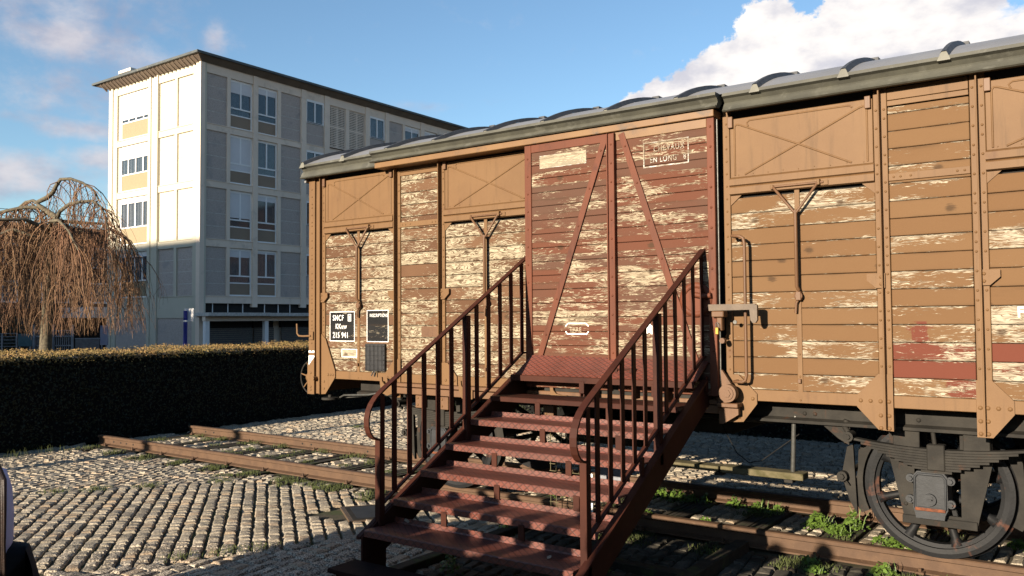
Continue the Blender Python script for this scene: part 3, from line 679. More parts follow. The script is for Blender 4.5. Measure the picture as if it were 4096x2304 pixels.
lettering('CHEVAUX', -2.745, 2.968, .062, YD-.004, M['white_worn'], door, .78); lettering('EN LONG   8', -2.775, 2.888, .060, YD-.004, M['white_worn'], door, .74)
lettering('40', -3.385, 2.965, .045, YD-.004, M['white_worn'], door)
frame_marks(-3.765,-3.325,2.952,3.058,.004, YD-.0035, M['white_worn'], door)
b_ = MB()
for (p, q) in (((-3.505,1.695),(-3.345,1.695)),((-3.505,1.612),(-3.345,1.612)),((-3.530,1.632),(-3.510,1.608)),((-3.320,1.632),(-3.340,1.608)),((-3.530,1.672),(-3.508,1.695)),((-3.32,1.672),(-3.342,1.695))):
    pp = flat(p, q, .009, 0, 0); b_.add([(v[0], YD-.0035, v[1]) for v in pp], [(0,1,2,3)])
obj('painted_outline', b_, M['white'], door)
lettering('TARE', -3.492, 1.632, .046, YD-.004, M['faded'], door, .9)
st_ = []
for i in range(10):
    a = PI/2+i*PI/5; rr = .068 if i % 2 == 0 else .026; st_.append((-2.80+rr*math.cos(a), 1.655+rr*math.sin(a)))
b_ = MB(); b_.add([(-2.80,YD-.0036,1.655)]+[(x, YD-.0036, z) for x, z in st_], [(0, 1+i, 1+(i+1) % 10) for i in range(10)]); obj('painted_star', b_, M['white'], door)
# painted boards on the left bay
def sign(x0, x1, z0, z1):
    o = flatmesh('painted_board', [(x0,z0),(x1,z0),(x1,z1),(x0,z1)], YW-.0030, M['sign_black'], wag); frame_marks(x0-.006, x1+.006, z0-.006, z1+.006, .006, YW-.0042, M['white'], o); return o
s1 = sign(-6.389,-6.047,1.530,1.812); s2 = sign(-5.866,-5.590,1.528,1.822)
for (txt, x, z, sz, sx) in (('SNCF', -6.352, 1.730, .078, .76), ('KKuw', -6.312, 1.648, .072, .80), ('215 941', -6.352, 1.558, .080, .75)): lettering(txt, x, z, sz, YW-.0046, M['white'], s1, sx, .006)
frame_marks(-6.135,-6.090,1.722,1.792,.006, YW-.0046, M['white'], s1, 'painted_symbol'); frame_marks(-6.120,-6.105,1.738,1.776,.005, YW-.0050, M['white'], s1, 'painted_symbol')
lettering('INSCRIPTIONS', -5.832, 1.762, .044, YW-.0046, M['white'], s2, .74, .004)
frame_marks(-6.224,-6.006,1.368,1.450,.006, YW-.004, M['white'], wag)
flatmesh('painted_panel', [(-6.218,1.374),(-6.012,1.374),(-6.012,1.444),(-6.218,1.444)], YW-.0030, M['faded'], wag)
flatmesh('painted_patch', [(-5.165,1.575),(-4.965,1.575),(-4.965,1.672),(-5.165,1.672)], YW-.0030, M['brown'], wag)
flatmesh('white_mark', [(-6.700,1.405),(-6.615,1.405),(-6.615,1.425),(-6.700,1.425)], YW-.0145, M['white'], wag)
flatmesh('white_mark', [(-6.700,1.270),(-6.615,1.362),(-6.615,1.375),(-6.700,1.375)], YW-.0145, M['white'], wag)
lettering('F', -.462, 1.725, .085, YW-.004, M['white'], wag, .8, .03)
flatmesh('number_plate', [(-5.77,1.085),(-5.61,1.085),(-5.61,1.135),(-5.77,1.135)], 5.92, M['blackmetal'], wag); frame_marks(-5.77,-5.61,1.085,1.135,.003,5.918, M['ribcap'], wag)
lettering('VI   LB', -5.755, 1.094, .042, 5.917, M['ribcap'], wag, .8, .0)
# label box
b_ = MB(); b_.cbox(-5.872,-5.612, YW-.030, YW-.004, 1.245, 1.505, .004); lb = obj('label_holder', b_, M['blackmetal'], wag)
b_ = MB()
for i in range(6): b_.box(-5.868, -5.616, YW-.040, YW-.036, 1.262+.044*i, 1.267+.044*i)
for i in range(5): b_.box(-5.850+.053*i, -5.8475+.053*i, YW-.044, YW-.040, 1.248, 1.495)
b_.tube([(-5.742,YW-.04,1.25),(-5.765,YW-.05,1.20)], .006, 6); b_.tube([(-5.725,YW-.04,1.25),(-5.728,YW-.05,1.195)], .006, 6)
obj('wire_grid', b_, M['blackmetal'], lb)
# corner hook, buffer
b_ = MB(); b_.cbox(-6.68,-6.62, YW-.03, YW-.013, 1.535, 1.62, .004); b_.tube([(-6.65, YW-.03, 1.575), (-6.76, YW-.04, 1.572), (-6.81, YW-.05, 1.575), (-6.835, YW-.05, 1.60), (-6.84, YW-.05, 1.70)], .010, 8)
obj('lamp_hook', b_, M['tan'], wag)
def buffer(y, nm='buffer'):
    b_ = MB(); b_.cyl((-6.70,y,1.12),(-6.90,y,1.12),.085,18); bf = obj(nm, b_, M['tan'], wag)
    b_ = MB(); b_.ring((-6.98,y,1.12), (1,0,0), [(.175,-.012),(.175,.006),(.02,.012),(.02,-.002)], 32); b_.cyl((-6.90,y,1.12),(-6.98,y,1.12),.055,12)
    for k in range(8):
        a = k*PI/4+.2; b_.tube([(-6.90,y+.06*math.cos(a),1.12+.06*math.sin(a)),(-6.968,y+.16*math.cos(a),1.12+.16*math.sin(a))], .008, 5)
    obj('buffer_head', b_, M['under'], bf)
b_ = MB(); b_.tube([(-6.60,5.84,1.145),(-6.60,5.70,1.145)], .02, 10); hw = obj('hand_brake_wheel', b_, M['tan'], wag)
b_ = MB(); cx_, cy_, cz_ = -6.755, 5.83, 1.145
b_.ring((cx_,cy_,cz_), (0,1,0), [(.172+.008*math.cos(a*PI/3), .008*math.sin(a*PI/3)) for a in range(6)], 40)
obj('wheel_ring', b_, M['under'], hw)
b_ = MB(); b_.dome((cx_,cy_,cz_), (0,-1,0), .062, .07, 14); obj('wheel_hub', b_, M['tan'], hw)
for k in range(7):
    a = k*2*PI/7+.25; b_ = MB(); b_.tube([(cx_+.05*math.cos(a),cy_-.01,cz_+.05*math.sin(a)),(cx_+.17*math.cos(a),cy_,cz_+.17*math.sin(a))], .010, 6, True, True, .006); obj('wheel_spoke', b_, M['tan'], hw)
buffer(7.80)
b_ = MB(); b_.cyl((-6.45,5.80,.985),(-6.45,5.80,.955),.02,10); b_.cyl((-6.45,5.80,.955),(-6.45,5.80,.935),.085,20); obj('step_foot', b_, M['under'], wag)
b_ = MB(); b_.tube([(-6.36,5.85,.955),(-6.30,5.85,.98),(-5.95,5.85,1.0),(-5.7,5.9,1.05)], .010, 8); b_.tube([(-6.34,5.9,.95),(-6.0,5.9,.985)], .007, 6); obj('brake_rod', b_, M['pipe'], wag)
# door track ledge and its claw brackets
b_ = MB(); b_.cbox(-5.45,-2.28, 5.655, 5.742, 1.118, 1.150, .004); b_.cbox(-5.45,-2.28, 5.648, 5.66, 1.055, 1.112, .003); obj('door_track', b_, M['brown'], wag)
for x in (-5.50,-4.55,-3.6):
    b_ = MB(); P = [(x-.09,1.20),(x-.06,1.20),(x-.055,1.16),(x-.03,1.135),(x+.02,1.125),(x+.07,1.125),(x+.07,1.05),(x+.01,1.03),(x-.05,1.05),(x-.08,1.11)]
    b_.prism(P, 'y', 5.632, 5.648); obj('track_bracket', b_, M['tan'], wag)
for x in (-5.15,-4.86,-4.3,-3.75):
    b_ = MB(); b_.cbox(x-.05, x+.05, 5.70, 5.76, .93, 1.05, .004); obj('door_stop', b_, M['brown'], wag); rv.dome((x-.02,5.699,1.02),(0,-1,0),.012); rv.dome((x-.02,5.699,.96),(0,-1,0),.012)
# door roller at the right foot of the door, grab rail, lock lever, padlock
b_ = MB(); b_.cyl((-2.195,5.60,1.205),(-2.195,5.655,1.205),.062,22); b_.cyl((-2.195,5.585,1.205),(-2.195,5.60,1.205),.028,6,False); b_.cyl((-2.195,5.592,1.205),(-2.195,5.60,1.205),.045,18)
b_.prism([(-2.29,1.12),(-2.20,1.13),(-2.15,1.20),(-2.19,1.27),(-2.25,1.36),(-2.29,1.38)], 'y', 5.655, 5.68)
obj('door_roller', b_, M['brown'], wag)
b_ = MB(); b_.cbox(-2.28,-2.13,5.62,5.72,1.105,1.135,.004); b_.prism([(-2.28,1.10),(-2.14,1.10),(-2.14,1.055),(-2.25,.985),(-2.28,.985)],'y',5.66,5.70)
obj('roller_bracket', b_, M['brown'], wag)
b_ = MB(); xg = -2.075; y = YW-.095; xa = -2.165
b_.tube([(xa,YW-.02,2.305),(xa,y,2.305),(xg-.03,y,2.30),(xg-.008,y,2.285),(xg,y,2.25),(xg,y,1.33),(xg-.008,y,1.295),(xg-.03,y,1.283),(xa,y,1.285),(xa,YW-.02,1.285)], .0115, 8); obj('grab_rail', b_, M['brown'], wag)
b_ = MB(); b_.prism([(-2.315,1.825),(-1.985,1.825),(-1.965,1.815),(-1.965,1.715),(-1.978,1.695),(-1.998,1.695),(-2.012,1.715),(-2.018,1.785),(-2.315,1.78)], 'y', 5.575, 5.602); lk = obj('lock_lever', b_, M['leverst'], wag)
b_ = MB(); b_.cbox(-2.295,-2.205,5.58,5.66,1.735,1.779,.006); b_.cbox(-2.265,-2.225,5.60,5.65,1.64,1.735,.006); b_.cyl((-2.235,5.62,1.57),(-2.235,5.66,1.57),.02,10)
obj('lock_catch', b_, M['brown'], lk)
b_ = MB(); b_.cbox(-2.262,-2.238,5.565,5.58,1.615,1.665,.003); pl = obj('padlock', b_, M['brass'], lk)
b_ = MB(); b_.tube([(-2.258,5.572,1.665),(-2.258,5.572,1.69),(-2.25,5.572,1.70),(-2.242,5.572,1.69),(-2.242,5.572,1.665)], .003, 6)
b_.cyl((-2.15,5.66,1.70),(-2.15,5.65,1.70),.014,10)
obj('shackle', b_, M['pipe'], lk)
stuff(obj('rivets', rv, M['tan'], wag))

# underframe
b_ = MB(); b_.prism([(5.985,1.085),(5.985,1.025),(5.93,1.010),(5.93,.990),(6.05,.990),(6.05,1.15),(5.99,1.15)], 'x', -6.2, -2.32); b_.prism([(5.985,1.085),(5.985,1.025),(5.93,1.010),(5.93,.990),(6.05,.990),(6.05,1.15),(5.99,1.15)], 'x', -2.25, .2)
b_.box(-6.4,.3,7.85,7.95,.98,1.15)
for x in (-6.2,-4.6,-3.05,-1.5,.1): b_.box(x-.05,x+.05,6.06,7.84,1.0,1.14)
so_ = obj('sole_bar', b_, M['under'], wag)
b_ = MB()
for x in (-2.6,-2.44,-2.25,-1.78,-1.71,-1.05,-.62,-5.6,-5.2,-4.5): b_.dome((x,5.984,1.055),(0,-1,0),.016,.012)
stuff(obj('frame_rivets', b_, M['under'], so_))
def wheelset(cx):
    for wy, sgn in ((6.24,-1),(7.62,1)):
        b_ = MB(); R0 = .452; z = .131+R0
        b_.ring((cx,wy,z), (0,1,0), [(R0,-.055),(R0,.03),(R0+.028,.045),(R0+.028,.068),(R0-.06,.068),(R0-.06,-.055),(R0-.03,-.060)] if sgn < 0 else [(R0,.055),(R0,-.03),(R0+.028,-.045),(R0+.028,-.068),(R0-.06,-.068),(R0-.06,.055)], 72, False)
        ws = obj('wheel', b_, M['wheel'], wag)
        b_ = MB(); b_.ring((cx,wy,z), (0,1,0), [(R0-.055,-.03),(R0-.055,.05),(R0-.085,.04),(R0-.085,-.02)], 72, False)
        b_.cyl((cx,wy-.07,z),(cx,wy+.09,z),.10,24); obj('rim', b_, M['wheel'], ws)
        for k in range(8):
            a = k*PI/4+.28; b_ = MB()
            P0 = Vector((cx+.07*math.cos(a), wy+.01, z+.07*math.sin(a))); P1 = Vector((cx+(R0-.07)*math.cos(a), wy+.01, z+(R0-.07)*math.sin(a)))
            b_.tube([P0, P0.lerp(P1,.5)+Vector((0,.012,0)), P0.lerp(P1,.85), P1], [.040,.026,.028,.050], 8); obj('spoke', b_, M['wheel'], ws)
    b_ = MB(); b_.cyl((cx,6.0,.583),(cx,7.86,.583),.06,16); obj('axle', b_, M['wheel'], wag)
    z0 = 0
    # W iron
    b_ = MB(); y0, y1 = 6.02, 6.04
    b_.prism([(cx-.255,.99),(cx-.255,.80),(cx-.175,.43),(cx-.175,.375),(cx+.250,.375),(cx+.265,.45),(cx+.345,.80),(cx+.345,.99),(cx+.165,.99),(cx+.165,.45),(cx-.105,.45),(cx-.105,.99)], 'y', y0, y1)
    obj('axle_guard', b_, M['under'], wag)
    b_ = MB()
    for (x, z) in ((-.14,.41),(.20,.40),(-.16,.50),(-.13,.66)): b_.dome((cx+x,6.019,z),(0,-1,0),.014,.012)
    b_.cbox(cx-.18,cx+.255,6.0,6.019,.378,.432,.004)
    stuff(obj('guard_bolts', b_, M['under'], wag))
    # axle box
    b_ = MB(); b_.prism([(cx-.095,.71),(cx-.075,.735),(cx+.080,.735),(cx+.100,.71),(cx+.102,.50),(cx+.085,.465),(cx+.08,.435),(cx-.085,.435),(cx-.09,.465),(cx-.100,.50)], 'y', 5.93, 6.12)
    ab = obj('axle_box', b_, M['axlebox'], wag)
    b_ = MB(); P = [(-.088,.695),(-.070,.718),(.072,.718),(.090,.695),(.090,.505),(-.088,.505)]
    b_.tube([(cx+p[0],5.928,p[1]) for p in P+[P[0]]], .009, 6)
    b_.cyl((cx+.0,5.905,.56),(cx+.0,5.93,.56),.038,20); b_.box(cx-.022,cx+.018,5.898,5.905,.558,.566); b_.box(cx+.012,cx+.02,5.898,5.905,.558,.582)
    for (x, z) in ((-.115,.685),(.118,.685),(-.12,.55),(.118,.54)):
        b_.cyl((cx+x,5.935,z),(cx+x,5.96,z),.027,14); b_.cyl((cx+x,5.915,z),(cx+x,5.935,z),.015,6,False)
    obj('cover_plate', b_, M['axlebox'], ab)
    b_ = MB(); b_.cbox(cx-.088,cx+.088,5.915,5.932,.486,.506,.003); obj('rusty_lip', b_, M['rustor'], ab)
    # leaf spring
    b_ = MB(); nl = 9; spg = None
    for k in range(nl):
        hl = .505-.052*k; zt = .918-.0168*k
        pts_ = []
        for i in range(13):
            u = -1+2*i/12; x = cx+.04+hl*u; zz = zt-.038*(1-(u*hl/.505)**2)-.0
            pts_.append((x, zz))
        lo = [(x, zz-.0145) for x, zz in reversed(pts_)]
        m_ = MB(); m_.prism(pts_+lo, 'y', 5.925, 5.995)
        if spg is None: spg = obj('leaf_spring', m_, M['under'], wag)
        else: obj('spring_leaf', m_, M['under'], spg)
    b_ = MB(); b_.cbox(cx-.012,cx+.092,5.912,6.0,.748,.912,.006); obj('spring_buckle', b_, M['under'], spg)
    for s in (-1, 1):
        ex = cx+.04+s*.53
        b_ = MB(); b_.cyl((ex,5.90,.925),(ex,6.01,.925),.034,14); b_.cyl((ex,5.885,.925),(ex,5.90,.925),.018,6,False)
        b_.tube([(ex,5.97,.925),(ex+s*.035,5.97,.985),(ex+s*.02,5.97,1.03)], .020, 8)
        b_.prism([(ex-s*.02,1.0),(ex+s*.20,1.0),(ex+s*.08,.90),(ex+s*.01,.86)] if s > 0 else [(ex+.01*0,1.0),(ex-.20,1.0),(ex-.08,.90),(ex-.01,.86)], 'y', 5.975, 5.995)
        obj('spring_shackle', b_, M['under'], spg)
    for s in (-1, 1):
        b_ = MB(); n_ = 9; inn = []; out = []
        for i in range(n_):
            a = (-.42+.95*i/(n_-1)); inn.append((cx+s*.470*math.cos(a), .583+.470*math.sin(a))); out.append((cx+s*(.525+.02*math.sin(i))*math.cos(a), .583+.53*math.sin(a)))
        b_.prism(inn+out[::-1], 'y', 6.20, 6.28)
        b_.prism([(cx+s*.52,.84),(cx+s*.56,.82),(cx+s*.60,.62),(cx+s*.55,.45),(cx+s*.50,.36),(cx+s*.51,.6)], 'y', 6.16, 6.19)
        b_.cyl((cx+s*.585,6.10,.62),(cx+s*.585,6.3,.62),.035,14); b_.cyl((cx+s*.585,6.08,.62),(cx+s*.585,6.10,.62),.02,6,False)
        b_.tube([(cx+s*.56,6.14,.85),(cx+s*.57,6.14,1.0)], .016, 8); b_.tube([(cx+s*.585,6.12,.62),(cx+s*.545,6.13,.56)], .006, 5)
        b_.tube([(cx+s*.585,6.3,.62),(cx+s*.585,7.6,.62)], .022, 8)
        obj('brake_shoe', b_, M['under'], wag)
    # hangers above the wheel
    for (x0, x1) in ((cx-.22,cx-.06),(cx+.19,cx+.34)):
        b_ = MB(); b_.cbox(x0,x1,5.965,5.985,.80,.99,.004); obj('guard_plate', b_, M['under'], wag)
    b_ = MB(); b_.tube([(cx+.03,5.955,.905),(cx+.02,5.955,1.0)], .014, 8); obj('guard_stay', b_, M['under'], wag)
wheelset(-.985); wheelset(-5.13)
# foot board and its bent carrier
b_ = MB(); b_.cbox(-2.40,-1.795,5.96,6.09,.585,.632,.004); fb = obj('foot_board', b_, M['board'], wag)
b_ = MB(); b_.cbox(-3.6,-2.415,5.955,6.085,.590,.628,.004); obj('foot_board', b_, M['board'], wag)
for x in (-2.42,-1.9): 
    b_ = MB(); b_.cbox(x-.03,x+.03,5.965,6.05,.560,.584,.003); obj('board_cleat', b_, M['under'], wag)
b_ = MB(); b_.tube([(-1.79,6.03,1.045),(-1.82,6.01,1.045),(-1.85,6.0,1.03),(-1.862,6.0,1.0),(-1.885,6.03,.632)], .0165, 10); obj('step_carrier', b_, M['pipe'], wag)
b_ = MB(); b_.tube([(-2.95,6.5,.93),(-2.2,6.5,.925),(-2.05,6.5,.95),(-2.02,6.5,1.02)], .02, 8); b_.tube([(-3.2,6.6,.98),(-2.5,6.6,.95),(-1.3,6.6,.95)], .018, 8); obj('brake_pipe', b_, M['pipe'], wag)
b_ = MB(); b_.tube([(-2.62,6.48,.93),(-2.50,6.35,.82),(-2.36,6.2,.70),(-2.25,6.15,.645),(-2.17,6.2,.66),(-1.95,6.4,.85)], .004, 5); obj('hanging_cable', b_, M['inner'], wag)
b_ = MB(); b_.cbox(-4.1,-2.5,6.5,7.3,.80,.98,.01); b_.cyl((-3.9,6.3,.78),(-3.2,6.3,.78),.12,18); obj('brake_cylinder', b_, M['under'], wag)

# ------------------------------------------------------------ access stairs
XL, XR = -3.93, -2.35
st = thing('metal_staircase', (-3.14, 4.7, 0), 'dark red metal staircase with barred handrails leading up to the wagon door', 'staircase')
SL = .5455
def stringer(x0, x1):
    b_ = MB(); top = lambda y: .345+SL*(y-3.807)
    b_.prism([(3.807,-.02),(3.807,.345),(5.55,top(5.55)),(5.72,top(5.55)),(5.72,top(5.55)-.17),(5.62,top(5.55)-.20),(4.02,top(4.02)-.235),(4.02,-.02)], 'x', x0, x1)
    o = obj('stringer', b_, M['stair'], st)
    b_ = MB(); f0, f1 = (x0-.035, x0) if x0 < -3 else (x1, x1+.035)
    P = [(3.807,.345),(5.55,top(5.55))]
    b_.prism([(3.80,.330),(3.80,.347),(5.55,top(5.55)+.002),(5.55,top(5.55)-.014)], 'x', f0, f1)
    obj('stringer_flange', b_, M['stair'], o)
stringer(-3.945,-3.930); stringer(-2.365,-2.350)
YT = [3.82+.268*k for k in range(7)]
for k in range(7):
    y0 = YT[k]; z = .389+.15*k; y1 = y0+.285 if k < 6 else 5.70
    P = [(y0,z-.042),(y0,z-.006),(y0+.004,z),(y0+.05,z+.001),(y1-.012,z-.004),(y1,z+.004),(y1,z+.032),(y1-.004,z+.032),(y1-.006,z+.006),(y1-.014,z-.010),(y0+.006,z-.008),(y0+.004,z-.042)]
    if k == 6: P = [(y0,z-.045),(y0,z-.004),(y0+.004,z),(y1,z),(y1,z-.006),(y0+.006,z-.006),(y0+.006,z-.045)]
    if k == 5: P = [(y0,z-.036),(y0,z-.004),(y0+.004,z),(y1,z),(y1,z-.006),(y0+.006,z-.006),(y0+.006,z-.036)]
    b_ = MB(); b_.prism(P, 'x', -3.929, -2.366); obj('tread', b_, M['diamond'] if k < 5 else M['stair'], st)
    if k < 6:
        off = (.30,.72) if k % 2 else (.52,.94)
        for f in ((.42 if k % 2 else .28), (.80 if k % 2 else .66)):
            x = -3.93+1.58*f*1.0
            b_ = MB(); b_.cbox(x-.022, x+.022, y0+.262, y0+.275, z+.03, z+.122, .002); obj('tread_strut', b_, M['stair'], st)
b_ = MB()
for x in (-3.93+.02,): b_.box(x, x+.0, 5, 5.1, 1, 1.1) if False else None
b_.cbox(-3.76,-2.40,5.66,5.70,1.12,1.255,.004); b_.cbox(-3.80,-2.40,5.60,5.66,1.115,1.122,.003); obj('landing_beam', b_, M['under'], st)
for x in (-3.3,-3.27,-2.86,-2.6):
    b_ = MB(); b_.cbox(x-.006,x+.006,5.46,5.58,1.14,1.245,.002); obj('landing_strut', b_, M['stair'], st)
b_ = MB(); P = [(-3.90,5.45,1.293),(-2.36,5.45,1.293),(-2.335,5.612,1.425),(-3.845,5.612,1.440)]
b_.add(P+[(p[0],p[1]+.004,p[2]-.012) for p in P], [(0,1,2,3),(7,6,5,4),(0,4,5,1),(1,5,6,2),(2,6,7,3),(3,7,4,0)])
rp = obj('door_ramp', b_, M['diamond'], st)
b_ = MB(); b_.cbox(-3.05,-2.85,5.50,5.52,1.352,1.362,.002); b_.cbox(-3.05,-3.0,5.495,5.505,1.33,1.362,.002); b_.cbox(-2.9,-2.85,5.495,5.505,1.33,1.362,.002); obj('ramp_latch', b_, M['stair'], rp)
b_ = MB(); b_.cbox(-3.985,-2.2,3.56,3.80,.175,.202,.003); b_.box(-3.95,-2.3,3.6,3.76,-.02,.172); obj('bottom_step', b_, M['steplow'], st)
def railing(x):
    HR = lambda y: 1.235+.578*(y-3.93)
    b_ = MB(); w = .022
    path = [(5.745,HR(5.745))]+[(y, HR(y)) for y in (5.0,4.4,4.02)]
    path += [(3.97,1.256),(3.925,1.224),(3.888,1.185),(3.862,1.140),(3.850,1.092),(3.851,1.045),(3.865,1.003),(3.890,.972),(3.922,.955),(3.945,.952)]
    vs = []; n_ = len(path)
    for i, (y, z) in enumerate(path):
        a = Vector(path[max(i-1,0)]); c_ = Vector(path[min(i+1,n_-1)]); t = (c_-a).normalized(); nn = Vector((-t.y, t.x))*.006
        for s in (-1,1):
            for q in (-1,1): vs.append((x+q*w, y+nn.x*s, z+nn.y*s))
    fs = []
    for i in range(n_-1):
        o = i*4
        for a, b2 in ((0,1),(1,3),(3,2),(2,0)): fs.append((o+a, o+b2, o+4+b2, o+4+a))
    b_.add(vs, fs); b_.add(vs[:4], [(0,1,3,2)]); b_.add(vs[-4:], [(0,2,3,1)])
    obj('handrail', b_, M['stair'], st)
    BR = lambda y: .520+.578*(y-3.97)
    b_ = MB(); b_.prism([(3.965,BR(3.965)),(5.60,BR(5.60)),(5.72,BR(5.60)),(5.72,BR(5.60)-.010),(5.60,BR(5.60)-.012),(3.965,BR(3.965)-.012)], 'x', x-.017, x+.017); obj('lower_rail', b_, M['stair'], st)
    for (y, z0) in ((3.95,.31),(4.86,.80),(5.715,1.15)):
        wpost = .022
        b_ = MB(); b_.cbox(x-wpost, x+wpost, y-.006 if y < 5 else y-.02, y+.002 if y < 5 else y+.02, z0, (HR(y)-.012 if y > 4 else .955), .002)
        b_.cbox(x+wpost-.006, x+wpost, y+.0025, y+.044, z0, (HR(y)-.012 if y > 4 else 1.24), .002)
        obj('post', b_, M['stair'], st)
    k = 0
    for i in range(1, 12):
        if i == 6: continue
        y = 3.955+.1495*i
        b_ = MB(); b_.cbox(x-.005, x+.005, y-.022, y+.022, BR(min(y,5.6)), HR(y)-.012, .001); obj('baluster', b_, M['stair'], st)
railing(-3.935); railing(-2.372)
for (y, z) in ((4.60,.78),(5.60,1.21)):
    b_ = MB(); b_.cbox(-2.35,-2.335,y-.03,y+.01,z,z+.11,.003); obj('fixing_plate', b_, M['stair'], st)
b_ = MB()
for (x0,x1,y0,y1,z0,z1) in ((-4.05,-3.95,3.4,5.9,-.02,.055),(-2.34,-2.24,3.4,6.1,-.02,.075),(-3.95,-2.34,5.15,5.25,-.02,.05)): b_.cbox(x0,x1,y0,y1,z0,z1,.006)
obj('base_beam', b_, M['timber'], st)

# wire mesh crates under the stairs
wc = thing('wire_mesh_crate', (-3.7,6.0,0), 'yellowish wire mesh crate standing beneath the wagon behind the stair treads', 'wire crate')
for (z0, z1) in ((.44,.76),(.06,.38)):
    b_ = MB()
    for i in range(9): b_.box(-3.93+.056*i,-3.925+.056*i,6.0,6.005,z0,z1)
    for i in range(int((z1-z0)/.06)+1): b_.box(-3.935,-3.47,5.994,5.999,z0+.06*i,z0+.005+.06*i)
    obj('mesh_side', b_, M['board'], wc)
for (z0, z1) in ((.10,.22),(.36,.46)):
    b_ = MB(); b_.box(-3.52,-3.505,5.98,5.99,z0,z1); obj('reflective_strip', b_, M['white'], wc)
b_ = MB(); b_.cbox(-3.46,-3.22,6.02,6.1,.32,.52,.008); tag(obj('grey_box', b_, M['greyfence'], origin=(-3.34,6.06,.32)), 'plain grey box beneath the wagon beside the wire mesh crate', 'box')
# hedge behind the wagon, its unseen upper part raised to block sky light
rr = random.Random(5)
def hleaf(mb, p, nrm, s_, rr):
    nn = (Vector(nrm)+Vector((rr.uniform(-.8,.8), rr.uniform(-.8,.8), rr.uniform(-.6,.6)))).normalized(); u = nn.orthogonal().normalized(); a = rr.random()*6.3; v = nn.cross(u); u, v = u*math.cos(a)+v*math.sin(a), v*math.cos(a)-u*math.sin(a)
    p = Vector(p); mb.add([p-u*s_, p+v*s_*.5, p+u*s_, p-v*s_*.5], [(0,1,2,3)])
h2 = thing('hedge', (-1,12.6,0), 'dark clipped hedge glimpsed under the wagon between its wheels, unseen top raised to block sky light', 'hedge')
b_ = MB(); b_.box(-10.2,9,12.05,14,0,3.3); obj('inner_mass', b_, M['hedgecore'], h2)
b_ = MB()
for i in range(9000): hleaf(b_, (rr.uniform(-10.3,4), 12.0+rr.uniform(-.04,.06), 3.35*rr.random()**2), (0,-1,0), .026, rr)
stuff(obj('side_foliage', b_, M['hedge'], h2))

# plaque set in the cobbles
pq = thing('ground_plaque', (-5.63,5.3,0), 'slate information plaque in a stone frame set in the cobbles left of the stairs', 'plaque')
b_ = MB(); b_.prism([(-5.90,5.43),(-5.40,5.08),(-5.10,5.50),(-5.60,5.85)], 'z', -.03, -.004); obj('stone_frame', b_, M['leverst'], pq)
b_ = MB(); b_.prism([(-5.83,5.42),(-5.40,5.12),(-5.16,5.46),(-5.59,5.77)], 'z', -.0035, .002); obj('metal_edge', b_, M['under'], pq)
b_ = MB(); b_.prism([(-5.77,5.43),(-5.40,5.17),(-5.21,5.45),(-5.58,5.71)], 'z', .0025, .004); obj('slate_plate', b_, M['axlebox'], pq)

# ------------------------------------------------------------ weeds
def leafclump(mb, cx, cy, r, h, n, size, seed, flat_=.5):
    rr = random.Random(seed)
    for i in range(n):
        a = rr.random()*2*PI; d_ = r*math.sqrt(rr.random()); z = h*(1-(d_/r)**2)*rr.uniform(.35,1)+.012
        p = Vector((cx+d_*math.cos(a), cy+d_*math.sin(a), z)); s_ = size*rr.uniform(.6,1.3)
        u = Vector((rr.uniform(-1,1), rr.uniform(-1,1), rr.uniform(-.5,.5))).normalized(); nn = Vector((rr.uniform(-.7,.7), rr.uniform(-1.2,.4), 1)).normalized(); v = nn.cross(u).normalized(); u = v.cross(nn)
        mb.add([p-u*s_, p-u*s_*.3+v*s_*.55, p+u*s_*.5+v*s_*.5, p+u*s_, p+u*s_*.5-v*s_*.5, p-u*s_*.3-v*s_*.55], [(0,1,2,3),(0,3,4,5)])
def blades(mb, cx, cy, r, n, h, seed):
    rr = random.Random(seed)
    for i in range(n):
        a = rr.random()*2*PI; d_ = r*rr.random(); x, y = cx+d_*math.cos(a), cy+d_*math.sin(a); hh = h*rr.uniform(.4,1); lx, ly = rr.uniform(-.5,.5)*hh, rr.uniform(-.5,.5)*hh; w = .003
        mb.add([(x-w,y,0),(x+w,y,0),(x+lx*.4+w,y+ly*.4,hh*.6),(x+lx*.4-w,y+ly*.4,hh*.6),(x+lx,y+ly,hh)], [(0,1,2,3),(3,2,4)])
WD = [(-3.60,7.42,.13,.10,90),(-3.40,7.40,.12,.11,90),(-3.28,7.42,.09,.08,50),(-3.14,7.42,.05,.10,20),(-2.86,7.40,.10,.10,60),(-2.62,7.33,.12,.11,100),(-2.46,7.38,.08,.08,40),
      (-2.02,7.10,.14,.12,150),(-1.84,6.95,.11,.08,90),(-1.78,7.22,.10,.16,90),(-1.50,6.86,.07,.05,40),(-1.34,6.82,.13,.11,150),(-3.42,6.72,.08,.05,40),(-2.85,6.74,.06,.04,20),
      (-1.78,6.03,.08,.05,40),(-1.70,5.84,.07,.04,30),(-1.30,6.02,.10,.08,60),(-.95,5.98,.07,.06,40),(-4.05,5.48,.08,.07,35),(-4.42,6.95,.12,.08,60),(-.62,7.30,.10,.07,60),(-3.75,4.45,.10,.14,40),(-2.9,5.0,.12,.12,50)]
